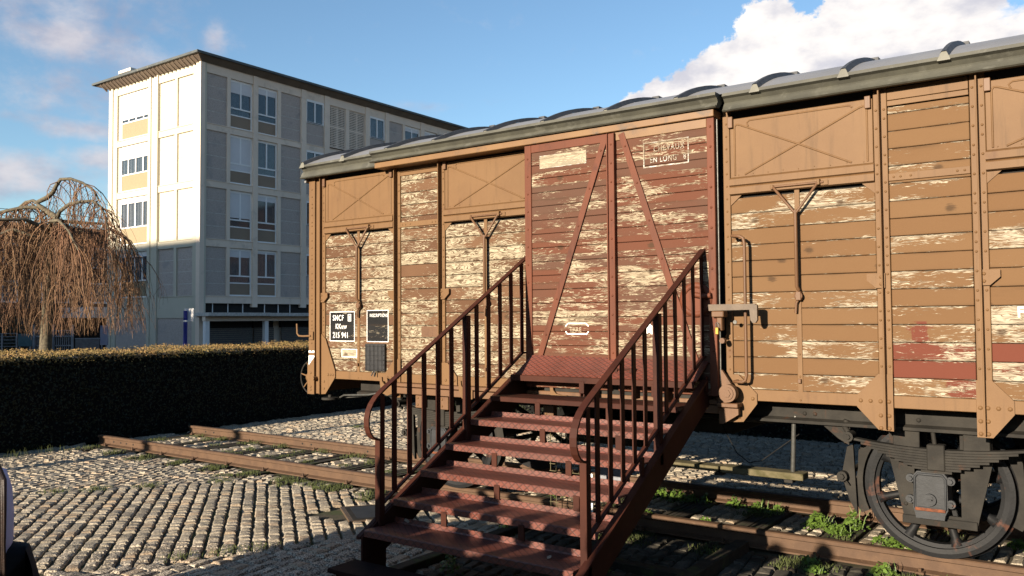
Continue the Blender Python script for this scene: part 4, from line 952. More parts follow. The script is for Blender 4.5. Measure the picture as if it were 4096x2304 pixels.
WLAB = ['bright weed clump at the far rail just right of the stairs', 'bright weed clump second from the stairs along the far rail', 'small weed clump third from the stairs along the far rail',
 'single upright weed sprig between two clumps at the far rail', 'weed clump with a red leaf left of centre at the far rail', 'rounded bright weed clump right of the red-leaf clump', 'small weed tuft right of the rounded clump at the far rail',
 'large leafy weed clump left of the front wheel between the rails', 'smaller weed clump merging with the large one left of the wheel', 'weed clump with tall grass stalks behind the large clump', 'tiny weed tuft between the wheel and the large clump',
 'leafy weed clump growing at the foot of the front wheel rim', 'low weeds beside the near rail under the stair stringer', 'tiny weed tuft on top of the near rail edge right of the stairs', 'small weed clump before the near rail with yellowish tips',
 'lowest small weed tuft before the near rail', 'weed clump in shade before the near rail below the wheel', 'weeds at the bottom edge below the wheel', 'green weeds seen between the lower stair treads at left', 'weeds seen behind the stairs between the rails',
 'weeds behind the front wheel near the right edge', 'tall thin weeds growing under the lowest stair tread', 'dark leafy weeds under the middle of the stairs']
for i, (x, y, r, h, n_) in enumerate(WD):
    b_ = MB(); leafclump(b_, x, y, r*.7, h, int(n_*1.1), .019, i+50); leafclump(b_, x+.02, y-.02, r*1.15, h*.55, int(n_*.7), .012, i+150); blades(b_, x+r*.4, y, r*.6, 7, h*1.5, i+90)
    o = obj('weed_clump', b_, M['leaf'], origin=(x, y, 0))
    tag(o, WLAB[i], 'weeds', 'weed clumps growing round the track')
b_ = MB(); rr = random.Random(3)
for sx in SLEEP:
    for k in range(6):
        y = rr.choice((rr.uniform(5.72,6.1), rr.uniform(6.35,7.5))); blades(b_, sx+rr.uniform(-.18,.18), y, .10, 40, .035, rr.random())
    blades(b_, sx+rr.uniform(-.1,.1), 5.95, .16, 90, .05, rr.random())
for (x, y, n_) in ((-8.83,4.24,120),(-8.6,4.55,140),(-8.3,4.95,130),(-7.9,5.55,90),(-7.2,5.95,150),(-6.9,5.97,150),(-5.6,3.6,80),(-5.45,3.9,80),(-5.3,4.1,60),(-10.0,9.6,120),(-7.6,8.6,60)): blades(b_, x, y, .16, n_, .035, x)
for i in range(40): blades(b_, rr.uniform(-13.2,-11.5), rr.uniform(4.2,5.6), .2, 30, .12, i)
for hx in (-11.2,-10.6,-9.9,-9.3,-8.5,-7.8): blades(b_, hx, 7.50, .15, 60, .06, hx)
tag(obj('joint_grass', b_, M['moss']), 'short grass and moss growing along the sleepers and cobble joints', 'grass', kind='stuff')
LEAF = [(-3.64,5.15,1.01,.02),(-4.96,4.55,.012,.02),(-3.80,4.08,.41,.03),(-3.10,4.42,.700,.02),(-3.62,3.6,.236,.03),(-3.46,6.80,.03,.03),(-2.6,3.95,.395,.02)]
for i, (x, y, z, s_) in enumerate(LEAF):
    LL = ['pale dry leaf on the third tread', 'small dry leaf on the ground left of the stairs', 'curled pale leaf at the left end of the lowest tread', 'small leaf in the middle of the stairs', 'star-shaped leaf on the bottom plate', 'red leaf beside the near rail', 'tiny leaf on the right of the lowest tread'][i]
    
    b_ = MB(); a = i*1.3; u = Vector((math.cos(a), math.sin(a), .3))*s_; v = Vector((-math.sin(a), math.cos(a), .2))*s_*.6; p = Vector((x,y,z+.005))
    b_.add([p-u, p-u*.2+v, p+u*.5+v*.7, p+u, p+u*.5-v*.7, p-u*.2-v], [(0,1,2,3),(0,3,4,5)]); o = obj('fallen_leaf', b_, M['tanpanel'] if i != 5 else M['redsteel'], origin=(x,y,z))
    tag(o, LL, 'leaf', 'fallen leaves')

# ------------------------------------------------------------ hedge
HX0, HX1, HZ = -14.6, -11.95, 1.27
hd = thing('hedge', (-13, 10, 0), 'long clipped hedge with a sunlit brownish top and a dark side behind the rail ends', 'hedge')
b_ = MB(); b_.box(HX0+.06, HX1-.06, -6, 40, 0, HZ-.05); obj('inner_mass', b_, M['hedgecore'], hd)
def hleaf(mb, p, nrm, s_, rr):
    nn = (Vector(nrm)+Vector((rr.uniform(-.8,.8), rr.uniform(-.8,.8), rr.uniform(-.6,.6)))).normalized(); u = nn.orthogonal().normalized(); a = rr.random()*6.3; v = nn.cross(u); u, v = u*math.cos(a)+v*math.sin(a), v*math.cos(a)-u*math.sin(a)
    p = Vector(p); mb.add([p-u*s_, p+v*s_*.5, p+u*s_, p-v*s_*.5], [(0,1,2,3)])
rr = random.Random(11)
b_ = MB(); bt = MB()
for i in range(26000):
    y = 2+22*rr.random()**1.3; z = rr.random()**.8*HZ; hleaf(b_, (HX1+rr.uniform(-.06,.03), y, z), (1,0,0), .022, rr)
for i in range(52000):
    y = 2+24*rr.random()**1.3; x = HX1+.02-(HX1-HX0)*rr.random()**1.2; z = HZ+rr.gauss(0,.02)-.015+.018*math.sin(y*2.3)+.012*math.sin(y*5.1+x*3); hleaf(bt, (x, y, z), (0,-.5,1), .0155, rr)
for i in range(5000):
    y = 2+22*rr.random()**1.3; hleaf(bt, (HX1+rr.uniform(-.05,.03), y, HZ-abs(rr.gauss(0,.05))), (1,0,.6), .02, rr)
for i in range(900):
    y = 2+24*rr.random(); x = rr.uniform(HX0,HX1); hgt = rr.uniform(.02,.07)
    bt.add([(x,y-.004,HZ-.02),(x,y+.004,HZ-.02),(x+.02,y+.01,HZ+hgt)], [(0,1,2)])
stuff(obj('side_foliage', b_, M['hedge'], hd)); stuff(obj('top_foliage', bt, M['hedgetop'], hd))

# ------------------------------------------------------------ weeping tree
tr = thing('weeping_tree', (-25.98,12.16,0), 'bare weeping tree with hanging reddish twigs and pale trunk behind the hedge', 'tree')
O = Vector((-25.98,12.16,0)); rs = Vector((rt.x, rt.y, 0)); fs_ = Vector((-rt.y, rt.x, 0))
def T(a, z, dpt=0): return O+rs*a+fs_*dpt+Vector((0,0,z))
b_ = MB(); b_.tube([T(0,-.05),T(.0,.9),T(.03,1.8),T(.08,2.8),T(.10,3.9),T(.22,4.55),T(.30,4.88)], [.21,.175,.16,.15,.14,.13,.12], 12); obj('trunk', b_, M['bark'], tr)
b_ = MB(); limbs = []
def limb(pts, r0, r1, src=True):
    P = [T(*p) for p in pts]; b_.tube(P, r0, 7, True, True, r1)
    if src: limbs.append((P, r0))
limb([(.30,4.88,0),(.0,5.05,.05),(-.22,5.2,.1),(-.38,5.36,.1),(-.08,5.5,.1),(.10,5.66,.1),(.22,5.85,.05),(.38,6.04,0),(.72,6.05,-.05),(1.1,5.92,-.1),(1.45,5.68,-.1),(1.62,5.35,-.1)], .10, .025)
limb([(.30,4.88,0),(.42,5.05,-.1),(.75,5.25,-.2),(1.1,5.33,-.2),(1.45,5.36,-.2),(1.75,5.15,-.25),(1.9,4.8,-.25),(2.0,4.4,-.3)], .065, .02)
limb([(.26,4.8,0),(.8,4.78,.4),(1.4,4.75,.5),(1.8,4.5,.6),(2.1,4.25,.7),(2.3,3.8,.8)], .05, .02)
limb([(-.22,5.2,.1),(-.7,5.2,0),(-1.1,5.1,-.1),(-1.6,4.95,-.2),(-2.1,4.7,-.3),(-2.6,4.3,-.4),(-2.9,3.6,-.4)], .065, .02)
limb([(-.38,5.36,.1),(-.6,5.45,.3),(-.9,5.42,.4),(-1.3,5.15,.5),(-1.7,4.7,.6),(-2.1,4.1,.6)], .05, .02)
limb([(.1,4.5,0),(-.3,4.75,-.6),(-.8,4.7,-1.1),(-1.3,4.4,-1.5),(-1.7,3.8,-1.7)], .07, .02)
limb([(.1,4.5,0),(.5,4.7,-.7),(1.0,4.65,-1.2),(1.5,4.3,-1.6),(1.9,3.7,-1.8)], .07, .02)
limb([(.1,4.4,0),(.2,4.7,.8),(.4,4.6,1.4),(.5,4.2,1.8)], .06, .02)
limb([(-.1,4.2,0),(-.8,4.5,-.4),(-1.5,4.2,-.5),(-2.1,3.7,-.6),(-2.5,3.1,-.6)], .05, .02)
limb([(-2.9,4.7,0),(-2.2,5.2,0),(-1.95,5.55,.1),(-2.3,5.72,.1),(-2.9,5.6,.1),(-3.4,5.2,.1)], .035, .02)
limb([(.2,4.3,0),(.9,4.5,.2),(1.6,4.1,.3),(2.0,3.5,.3),(2.3,2.9,.35)], .04, .015)
obj('limb', b_, M['bark'], tr)
tw = MB(); tb = MB(); rr = random.Random(21)
def strand(p, out, ln, r0):
    p = Vector(p); v = Vector((out.x, out.y, .25)); pts_ = [p.copy()]; n_ = max(5, int(ln/.28)); seg = ln/n_
    for i in range(n_):
        v = v*.62+Vector((out.x*.10, out.y*.10, -1))*.5+Vector((rr.gauss(0,.13), rr.gauss(0,.13), rr.gauss(0,.05)))
        p = p+v.normalized()*seg; pts_.append(p.copy())
        if p.z < 1.25: break
    return pts_
def bez(P):
    L = [(P[i+1]-P[i]).length for i in range(len(P)-1)]; t = rr.random()*sum(L); i = 0
    while i < len(L)-1 and t > L[i]: t -= L[i]; i += 1
    return P[i].lerp(P[i+1], min(1, t/L[i])), (P[i+1]-P[i]).normalized()
wts = [sum((P[i+1]-P[i]).length for i in range(len(P)-1)) for P, r in limbs]
for k in range(400):
    P, r = rr.choices(limbs, wts)[0]; p, dr = bez(P)
    rad = Vector((p.x-O.x, p.y-O.y, 0)); rad = rad*.14+Vector((rr.gauss(0,.5), rr.gauss(0,.5), 0))
    ln = min(p.z-1.35, rr.uniform(1.0,3.9))
    if ln < .5: continue
    S_ = strand(p, rad, ln, .012); tb.tube(S_, .016, 4, False, False, .005)
    for q in range(int(ln*4)):
        j = rr.randrange(1, len(S_)); p2 = S_[j-1].lerp(S_[j], rr.random())
        s2 = strand(p2, Vector((rr.gauss(0,.55), rr.gauss(0,.55), 0)), min(max(.3, p2.z-1.3), rr.uniform(.35,1.5)), .005)
        tw.tube(s2, .0065, 3, False, False, .003)
stuff(obj('branchlets', tb, M['twig'], tr)); stuff(obj('twigs', tw, M['twig'], tr))

# ------------------------------------------------------------ apartment block
XF, YF = -34.59, 23.11
ap = thing('apartment_block', (-38.6, 30, 0), 'four-storey pale apartment block with flat overhanging roof behind the hedge', 'building')
BX0, BY1 = -42.82, 52.0
b_ = MB(); b_.box(BX0+.15, XF-.30, YF+.30, BY1, 0, 14.0); obj('wall', b_, M['render'], ap)
ZB = [(13.575,14.02),(10.845,11.168),(8.12,8.448),(5.293,5.667),(2.594,2.952)]
# roof
b_ = MB(); RX, RY = XF+.40, YF-.50; RX0 = BX0-.85
b_.prism([(RX0,RY),(RX,RY),(RX,BY1+1),(RX0,BY1+1)], 'z', 14.26, 14.37); rf2 = obj('roof', b_, M['fasc'], ap)
b_ = MB(); e = .10
b_.add([(BX0,YF,14.0),(XF,YF,14.0),(XF,BY1,14.0),(BX0,BY1,14.0),(RX0+e,RY+e,14.255),(RX-e,RY+e,14.255),(RX-e,BY1+.9,14.255),(RX0+e,BY1+.9,14.255)], [(0,4,5,1),(1,5,6,2),(2,6,7,3),(3,7,4,0)]); obj('soffit', b_, M['soffit'], rf2)
n_ = 26
for i in range(n_):
    x = BX0-.2+(XF-BX0)*i/(n_-1); b_ = MB(); b_.add([(x-.05,YF-.01,13.93),(x+.05,YF-.01,13.93),(x+.05,RY+.12,14.22),(x-.05,RY+.12,14.22),(x-.05,YF-.01,14.15),(x+.05,YF-.01,14.15),(x+.05,RY+.12,14.25),(x-.05,RY+.12,14.25)], [(0,1,2,3),(0,3,7,4),(1,5,6,2),(0,4,5,1),(3,2,6,7)])
    obj('rafter_end', b_, M['soffit'], rf2)
b_ = MB(); b_.box(-43.0,-41.8,23.7,24.5,15.02,15.18); b_.box(-42.9,-42.75,23.8,23.95,14.4,15.02); b_.box(-42.4,-42.25,23.8,23.95,14.4,15.02); b_.box(-42.0,-41.85,23.8,23.95,14.4,15.02); obj('chimney', b_, M['mortar'], rf2)
# generic facade pieces in a local frame: P(s, d, z) with s along, d outwards
def faceframe(side):
    if side == 'R': return lambda s, d, z: (XF+d, s, z)
    return lambda s, d, z: (s, YF-d, z)
def fbox(mb, F, s0, s1, d0, d1, z0, z1):
    vs = [F(s,d,z) for z in (z0,z1) for s, d in ((s0,d0),(s1,d0),(s1,d1),(s0,d1))]
    mb.add(vs, [(0,1,2,3),(4,7,6,5),(0,4,5,1),(1,5,6,2),(2,6,7,3),(3,7,4,0)])
def fpart(name, F, m, boxes, parent=None):
    mb = MB()
    for b in boxes: fbox(mb, F, *b)
    return obj(name, mb, m, parent or ap)
FR, FL = faceframe('R'), faceframe('L')
MR = M['render']
# right facade: bands, pilasters
pil = [(23.07,23.31),(26.06,26.34),(29.10,29.43),(30.70,31.05),(33.78,34.11),(35.38,35.70),(38.50,38.83),(41.6,41.9),(43.2,43.5),(46.4,46.7),(49.7,50.0)]
for (a, b2) in pil: fpart('pilaster', FR, MR, [(a,b2,-.3,.0,2.42 if a > 23.2 else 0,14.0)])
for i, (z0, z1) in enumerate(ZB):
    for j in range(len(pil)-1):
        fpart('floor_band', FR, MR, [(pil[j][1]+.002,pil[j+1][0]-.002,-.3,-.045,z0,z1-.03),(pil[j][1]+.002,pil[j+1][0]-.002,-.3,-.02,z1-.03,z1)])
def panel_wall(F, s0, s1, z0, z1, n=4, d=-.10, m=None):
    fpart('panel_backing', F, M['mortar'] if m is None else m, [(s0,s1,-.3,d-.008,z0,z1)])
    h = (z1-z0)/n
    for i in range(n): fpart('concrete_panel', F, m or M['pebble'], [(s0,s1,-.25,d,z0+h*i+.018,z0+h*(i+1)-.018)])
def window(F, s0, s1, z0, z1, shut, sill, curtain=True, lights=2, lower=True, dark=False, d=-.14, tanm='tanpanel'):
    """full-height window: shutter box, casements, low light, spandrel"""
    f = .07
    fr = [(s0,s1,d-.06,d,z1-.12,z1),(s0,s0+f,d-.06,d,z0,z1-.12),(s1-f,s1,d-.06,d,z0,z1-.12),(s0+f,s1-f,d-.06,d,z0,z0+f)]
    zs = z0+(z1-z0)*sill; zl = zs+(.34 if lower else 0)
    fr.append((s0+f,s1-f,d-.06,d,zs,zs+.06))
    if lower: fr.append((s0+f,s1-f,d-.06,d,zl,zl+.07))
    for k in range(1, lights):
        sm_ = s0+(s1-s0)*k/lights; fr.append((sm_-.04,sm_+.04,d-.06,d-.004,(zl if lower else zs)+.06,z1-.12))
    w = fpart('window', F, M['pvc'], fr)
    fpart('spandrel_panel', F, M[tanm], [(s0+f,s1-f,d-.05,d-.02,z0+f,zs)], w)
    for k in range(lights):
        a = s0+f+(s1-s0-2*f)*k/lights+.02; c_ = s0+f+(s1-s0-2*f)*(k+1)/lights-.02
        fpart('pane', F, M['glass'], [(a,c_,d-.040,d-.034,(zl if lower else zs)+.07,z1-.12)], w)
    if lower: fpart('pane', F, M['glass'], [(s0+f,s1-f,d-.040,d-.034,zs+.06,zl)], w)
    if shut > 0:
        zt = z1-.12; zb = zt-(zt-(zs))*shut
        fpart('roller_shutter', F, M['shutter'], [(s0+f,s1-f,d-.030,d-.012,zb,zt)], w)
    if curtain and not dark:
        mb = MB(); n3 = 16
        for k in range(n3):
            a = s0+f+(s1-s0-2*f)*k/n3; c_ = s0+f+(s1-s0-2*f)*(k+1)/n3
            mb.add([F(a,d-.10-(k%2)*.05,zs),F(c_,d-.10-((k+1)%2)*.05,zs),F(c_,d-.10-((k+1)%2)*.05,z1),F(a,d-.10-(k%2)*.05,z1)], [(0,1,2,3)])
        obj('curtain', mb, M['curtain'], w)
    fpart('room_shade', F, M['darkroom'], [(s0,s1,-.302,-.298,z0,z1)], w)
    return w
SH = {0: ((.32,True,False),(.16,True,True)), 1: ((1.0,True,False),(0,True,False)), 2: ((.72,False,True),(.14,False,True)), 3: ((.20,True,False),(.05,True,False))}
for k in range(4):
    z0, z1 = ZB[k+1][1], ZB[k][0]
    panel_wall(FR, 23.31, 24.56, z0, z1); panel_wall(FR, 27.79, 29.10, z0, z1)
    fpart('mullion', FR, MR, [(24.56,24.75,-.3,-.04,z0,z1)]); fpart('mullion', FR, MR, [(27.59,27.79,-.3,-.04,z0,z1)])
    (a, cu, dk) = SH[k][0]; window(FR, 24.75, 26.06, z0, z1, a, .26, cu, 2, True, dk)
    (a, cu, dk) = SH[k][1]; window(FR, 26.34, 27.59, z0, z1, a, .26, cu, 2, True, dk)
    # small kitchen windows above pebbledash
    for (a, b2, dk) in ((29.43,30.70,True),(34.11,35.38,False),(41.9,43.2,True)):
        panel_wall(FR, a, b2, z0, z0+1.12, 2); window(FR, a+.02, b2-.02, z0+1.14, z1, 0, .02, True, 2, False, dk, -.06)
    panel_wall(FR, 35.70, 36.92, z0, z1); fpart('mullion', FR, MR, [(36.92,37.10,-.3,-.04,z0,z1)])
    window(FR, 37.10, 38.50, z0, z1, .12, .26, True); window(FR, 38.83, 40.1, z0, z1, .3, .26, True); fpart('mullion', FR, MR, [(40.1,40.3,-.3,-.04,z0,z1)]); panel_wall(FR, 40.3, 41.6, z0, z1)
    panel_wall(FR, 43.5, 46.4, z0, z1); panel_wall(FR, 46.7, 49.7, z0, z1); panel_wall(FR, 50.0, 52.0, z0, z1)
    # claustra grilles
    for (a, b2) in ((31.05,32.30),(32.56,33.78)):
        z_a, z_b = z0+.1, z1
        fpart('grille_backing', FR, M['darkroom'], [(a,b2,-.28,-.20,z_a,z_b)])
        if k < 2:
            nx, nz = 12, 24; bars = []
            for i in range(nx+1):
                s_ = a+(b2-a)*i/nx; w_ = .013 if i not in (0,6,12) else .04; bars.append((max(a,s_-w_),min(b2,s_+w_),-.112,-.10,z_a,z_b))
            for i in range(nz+1):
                zz = z_a+(z_b-z_a)*i/nz; w_ = .020 if i not in (0,12,24) else .045; bars.append((a+.001,b2-.001,-.111,-.101,max(z_a,zz-w_),min(z_b,zz+w_)))
            fpart('grille', FR, MR, bars)
    fpart('mullion', FR, MR, [(32.30,32.56,-.3,-.06,z0,z1)])
# ground floor of the right facade
fpart('high_window_band', FR, M['darkroom'], [(23.31,52,-.3,-.22,2.14,2.59)])
for s_ in [23.9,24.75,25.6,26.9,27.75,28.5]: fpart('glazing_bar', FR, M['pvc'], [(s_,s_+.04,-.22,-.19,2.14,2.59)])
fpart('canopy', FR, M['mortar'], [(22.95,26.35,-.2,.95,1.98,2.14),(26.37,52,-.2,.95,1.97,2.13)]); fpart('canopy_beam', FR, MR, [(23.0,52,.35,.6,1.74,1.97)])
for s_ in (23.02,26.35,31.2,36): fpart('canopy_column', FR, M['pvc'], [(s_,s_+.22,.38,.58,0,1.74)])
for (a, b2) in ((23.4,26.1),(26.2,27.4),(27.9,31.0),(31.4,34.5),(35,38),(38.5,41.5)):
    bars = []
    for i in range(14): bars.append((a,b2,-.10,-.06-(i%2)*.012,.10*i+.003,.10*i+.098))
    fpart('garage_shutter', FR, M['garage'], bars); fpart('shutter_head', FR, M['darkroom'], [(a,b2,-.3,-.12,1.40,1.97)])
# left facade
MC = M['cream_side']
for (a, b2, d_) in ((-42.82,-42.45,0),(-42.45,-42.08,-.05),(-39.10,-38.86,0),(-38.86,-38.48,-.05),(-38.48,-38.24,0),(-35.29,-35.02,-.04),(-35.02,-34.595,0)):
    fpart('pilaster', FL, MC, [(a,b2-.003,-.3,d_,0,14.0)])
for i, (z0, z1) in enumerate(ZB):
    if i == 4: z0 = 1.9
    for (a, b2) in ((-42.08,-39.10),(-38.24,-35.29)): fpart('floor_band', FL, MC, [(a+.002,b2-.002,-.3,-.06,z0,z1-.03),(a+.002,b2-.002,-.3,-.03,z1-.03,z1)])
for k in range(4):
    z0, z1 = ZB[k+1][1], ZB[k][0]
    mm = M['pebble'] if k == 3 else MC
    panel_wall(FL, -38.24, -36.86, z0, z1, 4, -.14, None if k == 3 else MC); panel_wall(FL, -36.64, -35.29, z0, z1, 4, -.14, None if k == 3 else MC)
    fpart('mullion', FL, MC, [(-36.86,-36.64,-.3,-.06,z0,z1)])
    sh = (.86,.42,.12,.10)[k]
    fpart('reveal', FL, MC, [(-42.08,-41.86,-.3,-.14,z0,z1)])
    window(FL, -41.86, -39.10, z0, z1, sh, .36, True, 4, False, False, -.16, 'tanlight')
fpart('ground_wall', FL, M['pebble'], [(-42.08,-39.10,-.3,-.10,0,1.9),(-38.24,-35.29,-.3,-.10,0,1.9)])

# ------------------------------------------------------------ farther block at the left
fb_ = thing('far_building', (-54, 22, 0), 'low brown-grey building behind the weeping tree with a white entrance canopy', 'building')
b_ = MB(); b_.box(-64,-52,-4,36,0,7.35); obj('wall', b_, M['farwall'], fb_)
b_ = MB(); b_.box(-64.4,-51.5,-4.5,36.5,7.352,7.55); obj('roof', b_, M['fasc'], fb_)
for yy in range(-3, 34, 3):
    for zz in (2.9, 5.1):
        b_ = MB(); b_.box(-51.99,-51.93,yy,yy+1.7,zz,zz+1.3); w = obj('window', b_, M['pvc'], fb_); b_ = MB(); b_.box(-51.925,-51.92,yy+.1,yy+.8,zz+.1,zz+1.2); b_.box(-51.925,-51.92,yy+.9,yy+1.6,zz+.1,zz+1.2); obj('pane', b_, M['glass'], w)
b_ = MB(); b_.box(-51.98,-48.5,25.2,28.6,2.0,2.62); obj('entrance_canopy', b_, M['pvc'], fb_)
b_ = MB(); b_.box(-51.98,-51.9,15,24,2.05,2.55); obj('red_fascia', b_, M['redsteel'], fb_)
b_ = MB()
for i in range(22): b_.box(-51.9,-51.86,-2+1.2*i,-1.96+1.2*i,7.55,8.35)
for zz in (7.9,8.3): b_.box(-51.9,-51.87,-2,36,zz,zz+.03)
obj('roof_rail', b_, M['pipe'], fb_)
b_ = MB(); b_.box(-51.98,-51.9,24.6,28.8,0,1.95); obj('entrance', b_, M['darkroom'], fb_)
def bearing(px, py, D):
    d_ = r2*((px-2048)/3340)-u2*((py-1152)/3340)+fw; return Vector((0,0,1.73))+d_*D
def barbox(mb, p0, p1, y0, y1, D, th=.05):
    a, b_2 = bearing(p0, 1300, D), bearing(p1, 1300, D); z0 = max(-.05, bearing((p0+p1)/2, y1, D).z) if y1 else 0; z1 = bearing((p0+p1)/2, y0, D).z
    e = fs_*th; vs = [(q.x, q.y, z) for z in (z0, z1) for q in (a, b_2, b_2+e, a+e)]
    mb.add(vs, [(0,3,2,1),(4,5,6,7),(0,1,5,4),(1,2,6,5),(2,3,7,6),(3,0,4,7)])
ft = thing('metal_gate', (-36,16,0), 'grey barred metal gate with square posts behind the trunk of the weeping tree', 'gate')
for p0 in (131,206,284): 
    b_ = MB(); barbox(b_, p0, p0+9, 1298, 0, 33); obj('gate_post', b_, M['greyfence'], ft)
b_ = MB()
for i in range(17): barbox(b_, 143+8.2*i, 145+8.2*i, 1320, 0, 33.1, .03)
for y in (1320,1343,1380): barbox(b_, 140, 284, y, y+5, 33.05)
obj('gate_leaf', b_, M['greyfence'], ft)
fn = thing('picket_fence', (-35,19,0), 'low grey picket railing between the gate and the pale poster board', 'fence')
b_ = MB()
for i in range(24): barbox(b_, 303+4*i, 304.5+4*i, 1355, 0, 33, .03)
barbox(b_, 300, 400, 1352, 1356, 33)
obj('pickets', b_, M['greyfence'], fn)
for (a, b2, y0, y1, mk, lab) in ((73,127,1335,1385,'teal','teal notice board on posts left of the tree trunk'),(401,431,1302,1380,'poster','pale blue poster board beside the left corner of the apartment block')):
    bdm = MB(); barbox(bdm, a, b2, y0, y1, 32, .06); no = tag(obj('notice_board', bdm, M[mk], origin=(bearing(a,1380,32).x, bearing(a,1380,32).y, 0)), lab, 'notice board')
    for q in (a+4, b2-8):
        b_ = MB(); barbox(b_, q, q+4, y1, 0, 32.02, .04); obj('leg', b_, M['greyfence'], no)
b_ = MB(); fl = thing('wire_fence', (-36,10,0), 'grey wire fence at the far left behind the tree', 'fence')
for a in (-60,5,64): barbox(b_, a, a+5, 1333, 0, 32)
for y in (1333,1346,1359,1372,1385): barbox(b_, -80, 66, y, y+2, 32.05, .01)
obj('wire_panel', b_, M['greyfence'], fl)
for (pxc, r_, hh, lb) in ((-10,.95,2.6,'taller dark evergreen shrub behind the wire fence'),(45,.7,1.9,'smaller dark evergreen shrub beside the teal notice board')):
    b_ = MB(); rr = random.Random(pxc+50); c0 = bearing(pxc, 1350, 34)
    for i in range(2500):
        v = Vector((rr.gauss(0,1), rr.gauss(0,1), rr.gauss(0,1))).normalized()*rr.uniform(.6,1)
        hleaf(b_, (c0.x+v.x*r_, c0.y+v.y*r_, max(.05, hh*.5+v.z*hh*.5)), v, .05, rr)
    tag(obj('dark_shrub', b_, M['hedge'], origin=(c0.x,c0.y,0)), lb, 'shrub')
# blue post
bp_ = thing('blue_signpost', (-27.06,17.5,0), 'blue signpost with a small white plate standing behind the hedge before the apartment corner', 'signpost')
b_ = MB(); b_.cyl((-27.06,17.5,0),(-27.06,17.5,2.12),.072,14); obj('pole', b_, M['blue'], bp_)
b_ = MB(); b_.cyl((-27.06,17.5,1.72),(-27.06,17.5,1.78),.082,14); obj('clamp', b_, M['pvc'], bp_)
b_ = MB(); vs = []
for z in (1.74, 2.20):
    for a_, q_ in ((-.07,.085),(.26,.085),(.26,.11),(-.07,.11)):
        v = Vector((-27.06,17.5,0))+rs*a_+fs_*q_; vs.append((v.x, v.y, z))
b_.add(vs, [(0,3,2,1),(4,5,6,7),(0,1,5,4),(1,2,6,5),(2,3,7,6),(3,0,4,7)]); obj('sign_plate', b_, M['pvc'], bp_)

# ------------------------------------------------------------ people
def skinned(name, verts, edges, radii, m, parent, sub=2, root=0):
    me = bpy.data.meshes.new(name); me.from_pydata([tuple(v) for v in verts], edges, []); o = bpy.data.objects.new(name, me); C.objects.link(o)
    md = o.modifiers.new('skin', 'SKIN'); me.skin_vertices[0].data[root].use_root = True
    for i, r_ in enumerate(radii): me.skin_vertices[0].data[i].radius = r_ if isinstance(r_, tuple) else (r_, r_)
    o.modifiers.new('sub', 'SUBSURF').levels = sub; o.modifiers['sub'].render_levels = sub
    bpy.context.view_layer.update()
    ev = o.evaluated_get(bpy.context.evaluated_depsgraph_get()); m2 = bpy.data.meshes.new_from_object(ev); bpy.data.objects.remove(o)
    for p in m2.polygons: p.use_smooth = True
    m2.materials.clear(); m2.materials.append(m); m2.name = name; return m2
bodyv = [(0,0,.95),(0,.0,1.15),(0,0,1.36),(0,.0,1.46),(0,.02,1.53),(-.17,0,1.38),(-.24,.02,1.12),(-.22,.16,.93),(.17,0,1.38),(.24,.02,1.12),(.20,.18,.95),(-.10,0,.90),(-.11,.02,.50),(-.11,-.02,.08),(.10,0,.90),(.12,.03,.50),(.12,-.02,.08),(-.11,.12,.05),(.12,.12,.05)]
bodye = [(0,1),(1,2),(2,3),(3,4),(2,5),(5,6),(6,7),(2,8),(8,9),(9,10),(0,11),(11,12),(12,13),(0,14),(14,15),(15,16),(13,17),(16,18)]
bodyr = [(.17,.12),(.17,.12),(.18,.12),(.07,.07),(.06,.06),.085,.065,.045,.085,.065,.045,.105,.075,.05,.105,.075,.05,.04,.04]
bm_ = skinned('body', bodyv, bodye, bodyr, M['coat2'], None, 1)
def head_mesh(m, hair):
    b_ = MB(); n1, n2 = 14, 10; vs = []
    for i in range(n2+1):
        th = PI*i/n2
        for j in range(n1):
            ph = 2*PI*j/n1; x = .075*math.sin(th)*math.cos(ph); y = .095*math.sin(th)*math.sin(ph); z = .118*math.cos(th)
            if not hair:
                if y > 0: y *= 1-.15*abs(x)/.075; 
                if z < -.03: x *= .8; y *= .92
                if j == int(n1/4) and -.03 < z < .02: y += .02
            else:
                x *= 1.13; y = y*1.1-.012; z = z*1.08+.008
                if z < -.02: y = min(y, -.01); z *= 1.2
                if y > .03 and z < .05: y = .03
            vs.append((x,y,z))
    b_.add(vs, [(i*n1+j, i*n1+(j+1) % n1, (i+1)*n1+(j+1) % n1, (i+1)*n1+j) for i in range(n2) for j in range(n1)], True)
    if not hair:
        for s in (-1,1): b_.dome((s*.028,.088,.01),(0,1,0),.009,.005); b_.dome((s*.078,0,0),(s,0,0),.022,.012)
    return mesh('hair' if hair else 'head', b_, m)
hm, hh_ = head_mesh(M['skin'], False), head_mesh(M['hair'], True)
CR = [(-5.38,-.3,1.0),(-4.98,.0,.97),(-5.0,-1.0,1.05),(-4.58,.35,.93),(-4.45,-.7,1.03),(-4.14,.55,.96),(-4.02,-.4,1.0),(-3.66,.15,.94),(-3.52,-.9,1.03),(-3.24,-.3,.96),(-2.95,.10,.93),(-2.62,-.5,.98),(-2.25,-.1,.95),(-1.92,-.8,.98),(-1.35,-.7,.93),(-.95,-1.2,.97)]
for i, (x, y, s_) in enumerate(CR):
    p_ = thing('person', (x, y, 0), 'dark-coated visitor outside the view, seen only as a shadow on the stairs', 'person', 'visitors whose shadows fall on the lower stairs')
    rz = rnd.uniform(-.4,.4); p_.rotation_euler = (0,0,rz); p_.scale = (s_,)*3
    for nm, me, z in (('body', bm_, 0), ('head', hm, 1.63), ('hair', hh_, 1.64)):
        o = bpy.data.objects.new(nm, me); C.objects.link(o); o.parent = p_; o.location = (0, .02 if z else 0, z)
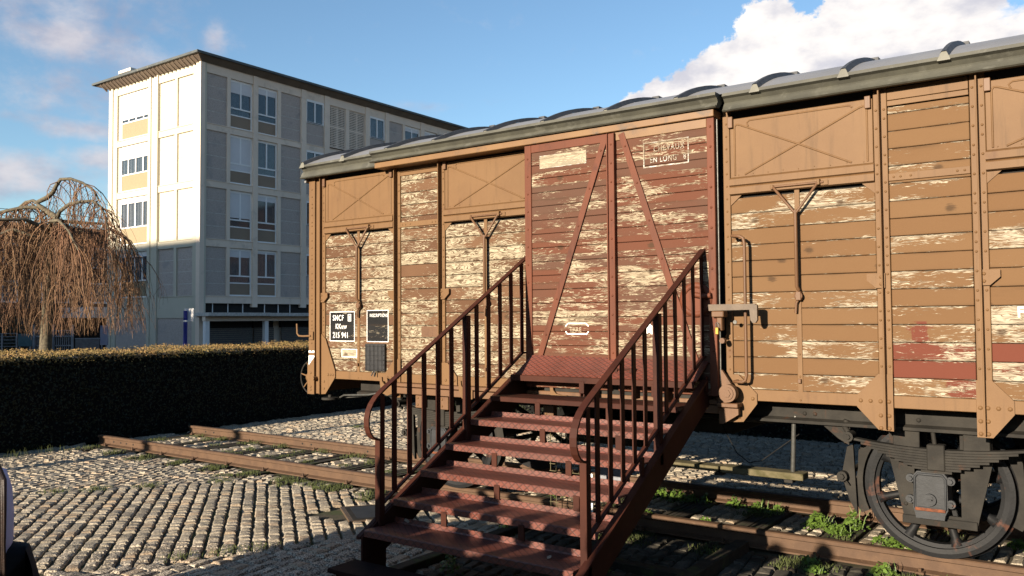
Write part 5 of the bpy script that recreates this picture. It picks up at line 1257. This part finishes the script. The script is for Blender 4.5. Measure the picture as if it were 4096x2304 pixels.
# child at the left edge of the frame, seen from behind
kid = thing('person', (-2.90, 1.12, 0), 'long-haired child with lilac hood and black coat at the left frame edge', 'person')
kz = .93
kv = [(0,0,.62),(0,0,.78),(0,0,.93),(0,0,.99),(0,0,1.03),(-.13,0,.93),(-.17,.02,.75),(-.15,.12,.62),(.13,0,.93),(.17,.02,.75),(.15,.12,.62),(-.07,0,.58),(-.08,.02,.32),(-.08,-.01,.06),(.07,0,.58),(.08,.02,.32),(.08,-.01,.06),(-.08,.10,.04),(.08,.10,.04)]
kr = [(.14,.11),(.14,.11),(.15,.11),(.06,.06),(.05,.05),.07,.055,.035,.07,.055,.035,.08,.055,.04,.08,.055,.04,.035,.035]
km = skinned('body', kv, bodye, kr, M['coat'], None, 2)
o = bpy.data.objects.new('body', km); C.objects.link(o); o.parent = kid
o = bpy.data.objects.new('head', hm); C.objects.link(o); o.parent = kid; o.location = (0,.01,1.11); o.scale = (.88,.88,.88)
b_ = MB()
rr = random.Random(4)
for k in range(90):
    a = PI+PI*k/89*1.0; r0 = .075
    x, y = .078*math.cos(a+.0), .088*math.sin(a)-.0
    b_.tube([(x*.2,y*.3-.0,1.215),(x*.8,y*.9-.005,1.19),(x*1.1,y*1.15-.01,1.12),(x*1.15,y*1.2-.012,1.0),(x*1.05+rr.uniform(-.01,.01),y*1.25-.012,.84+rr.uniform(-.05,.04))], .009, 5, True, True, .004)
o = bpy.data.objects.new('hair', mesh('hair', b_, M['hair'])); C.objects.link(o); o.parent = kid
b_ = MB(); vs = []
n1 = 16
for i, (z, rx, ry, cy) in enumerate(((.90,.075,.07,-.04),(.94,.105,.085,-.05),(1.0,.112,.10,-.045),(1.07,.108,.108,-.03),(1.14,.10,.10,-.02),(1.195,.082,.082,-.012),(1.212,.05,.05,-.01))):
    for j in range(n1):
        a = -PI*.06+PI*1.12*j/(n1-1)+PI; vs.append((rx*math.cos(a), cy+ry*math.sin(a)+.0, z))
b_.add(vs, [(i*n1+j, i*n1+j+1, (i+1)*n1+j+1, (i+1)*n1+j) for i in range(6) for j in range(n1-1)], True)
o = bpy.data.objects.new('hood', mesh('hood', b_, M['scarf'])); C.objects.link(o); o.parent = kid; o.location = (.02,.03,0)
kid.rotation_euler = (0,0,.9); kid.scale = (1.06,)*3
KM = (Matrix.Translation((-2.90,1.12,0)) @ Matrix.Rotation(.9, 4, 'Z') @ Matrix.Scale(1.06, 4)).inverted()
b_ = MB(); rr = random.Random(8)
for k in range(26):
    px = rr.uniform(-60, 22); w_ = rr.uniform(-6, 8)
    P_ = [bearing(px*.5-22, 1848+rr.uniform(0,14), 2.47), bearing(px, 1920, 2.44), bearing(px+w_, 2040, 2.43), bearing(px*.9+w_, 2180, 2.43), bearing(px*.8+w_*2+4, 2330+rr.uniform(0,80), 2.44)]
    b_.tube([KM @ q for q in P_], .007, 5, True, True, .003)
o = bpy.data.objects.new('hair_lock', mesh('hair_lock', b_, M['hair'])); C.objects.link(o); o.parent = kid

# lamp post left behind the viewer: its thin shadow crosses the cobbles
lp = thing('lamp_post', (-11.55,-6.5,0), 'grey lamp post outside the view whose thin shadow crosses the cobbles at left', 'lamp post')
b_ = MB(); b_.cyl((-11.55,-6.5,0),(-11.55,-6.5,5.2),.11,14,True,.08); obj('pole', b_, M['pipe'], lp)
b_ = MB(); b_.cyl((-11.55,-6.5,5.2),(-11.55,-6.5,5.5),.16,16,True,.08); obj('lamp_head', b_, M['greyfence'], lp)
# block behind the viewer, shading the foot of the apartment block
ob = thing('opposite_building', (-60,-34,0), 'pale building behind the viewer that shades the foot of the apartment block', 'building')
b_ = MB(); b_.box(-85,-33.2,-42,-30,0,18.6); obj('wall', b_, M['render'], ob)
b_ = MB(); b_.box(-85.5,-32.9,-42.5,-29.5,18.602,18.8); obj('roof', b_, M['fasc'], ob)
for k in range(6):
    for i in range(15):
        b_ = MB(); b_.box(-83+3*i,-81.4+3*i,-29.99,-29.93,1+2.8*k,2.6+2.8*k); obj('window', b_, M['glass'], ob)

def block(label, x0, x1, y0, y1, h, face):  # unseen blocks added around the square to cut low sky light
    o_ = thing('added_housing_block', ((x0+x1)/2, (y0+y1)/2, 0), label, 'building')
    b_ = MB(); b_.box(x0, x1, y0, y1, 0, h); obj('wall', b_, M['farwall'], o_)
    b_ = MB(); b_.box(x0-.5, x1+.5, y0-.5, y1+.5, h+.002, h+.2); obj('roof', b_, M['fasc'], o_)
    b_ = MB(); z = 1.2
    while z < h-1.5:
        if face in 'NS':
            yy = y1+.02 if face == 'N' else y0-.02; x = x0+2
            while x < x1-2: b_.box(x, x+1.5, yy-.015, yy+.015, z, z+1.5); x += 3.2
        else:
            y = y0+2
            while y < y1-2: b_.box(x0-.035, x0-.005, y, y+1.5, z, z+1.5); y += 3.2
        z += 2.8
    stuff(obj('added_window_rows', b_, M['glass'], o_))
block('unseen long low building added behind the viewer to cut low sky light', -36, 70, -56, -44, 7.6, 'N')
block('unseen tall block added at the right to cut low sky light', 26, 38, -40, 56, 15, 'W')
block('unseen tall block added behind the wagon to cut low sky light', -8, 24, 58, 70, 14, 'S')
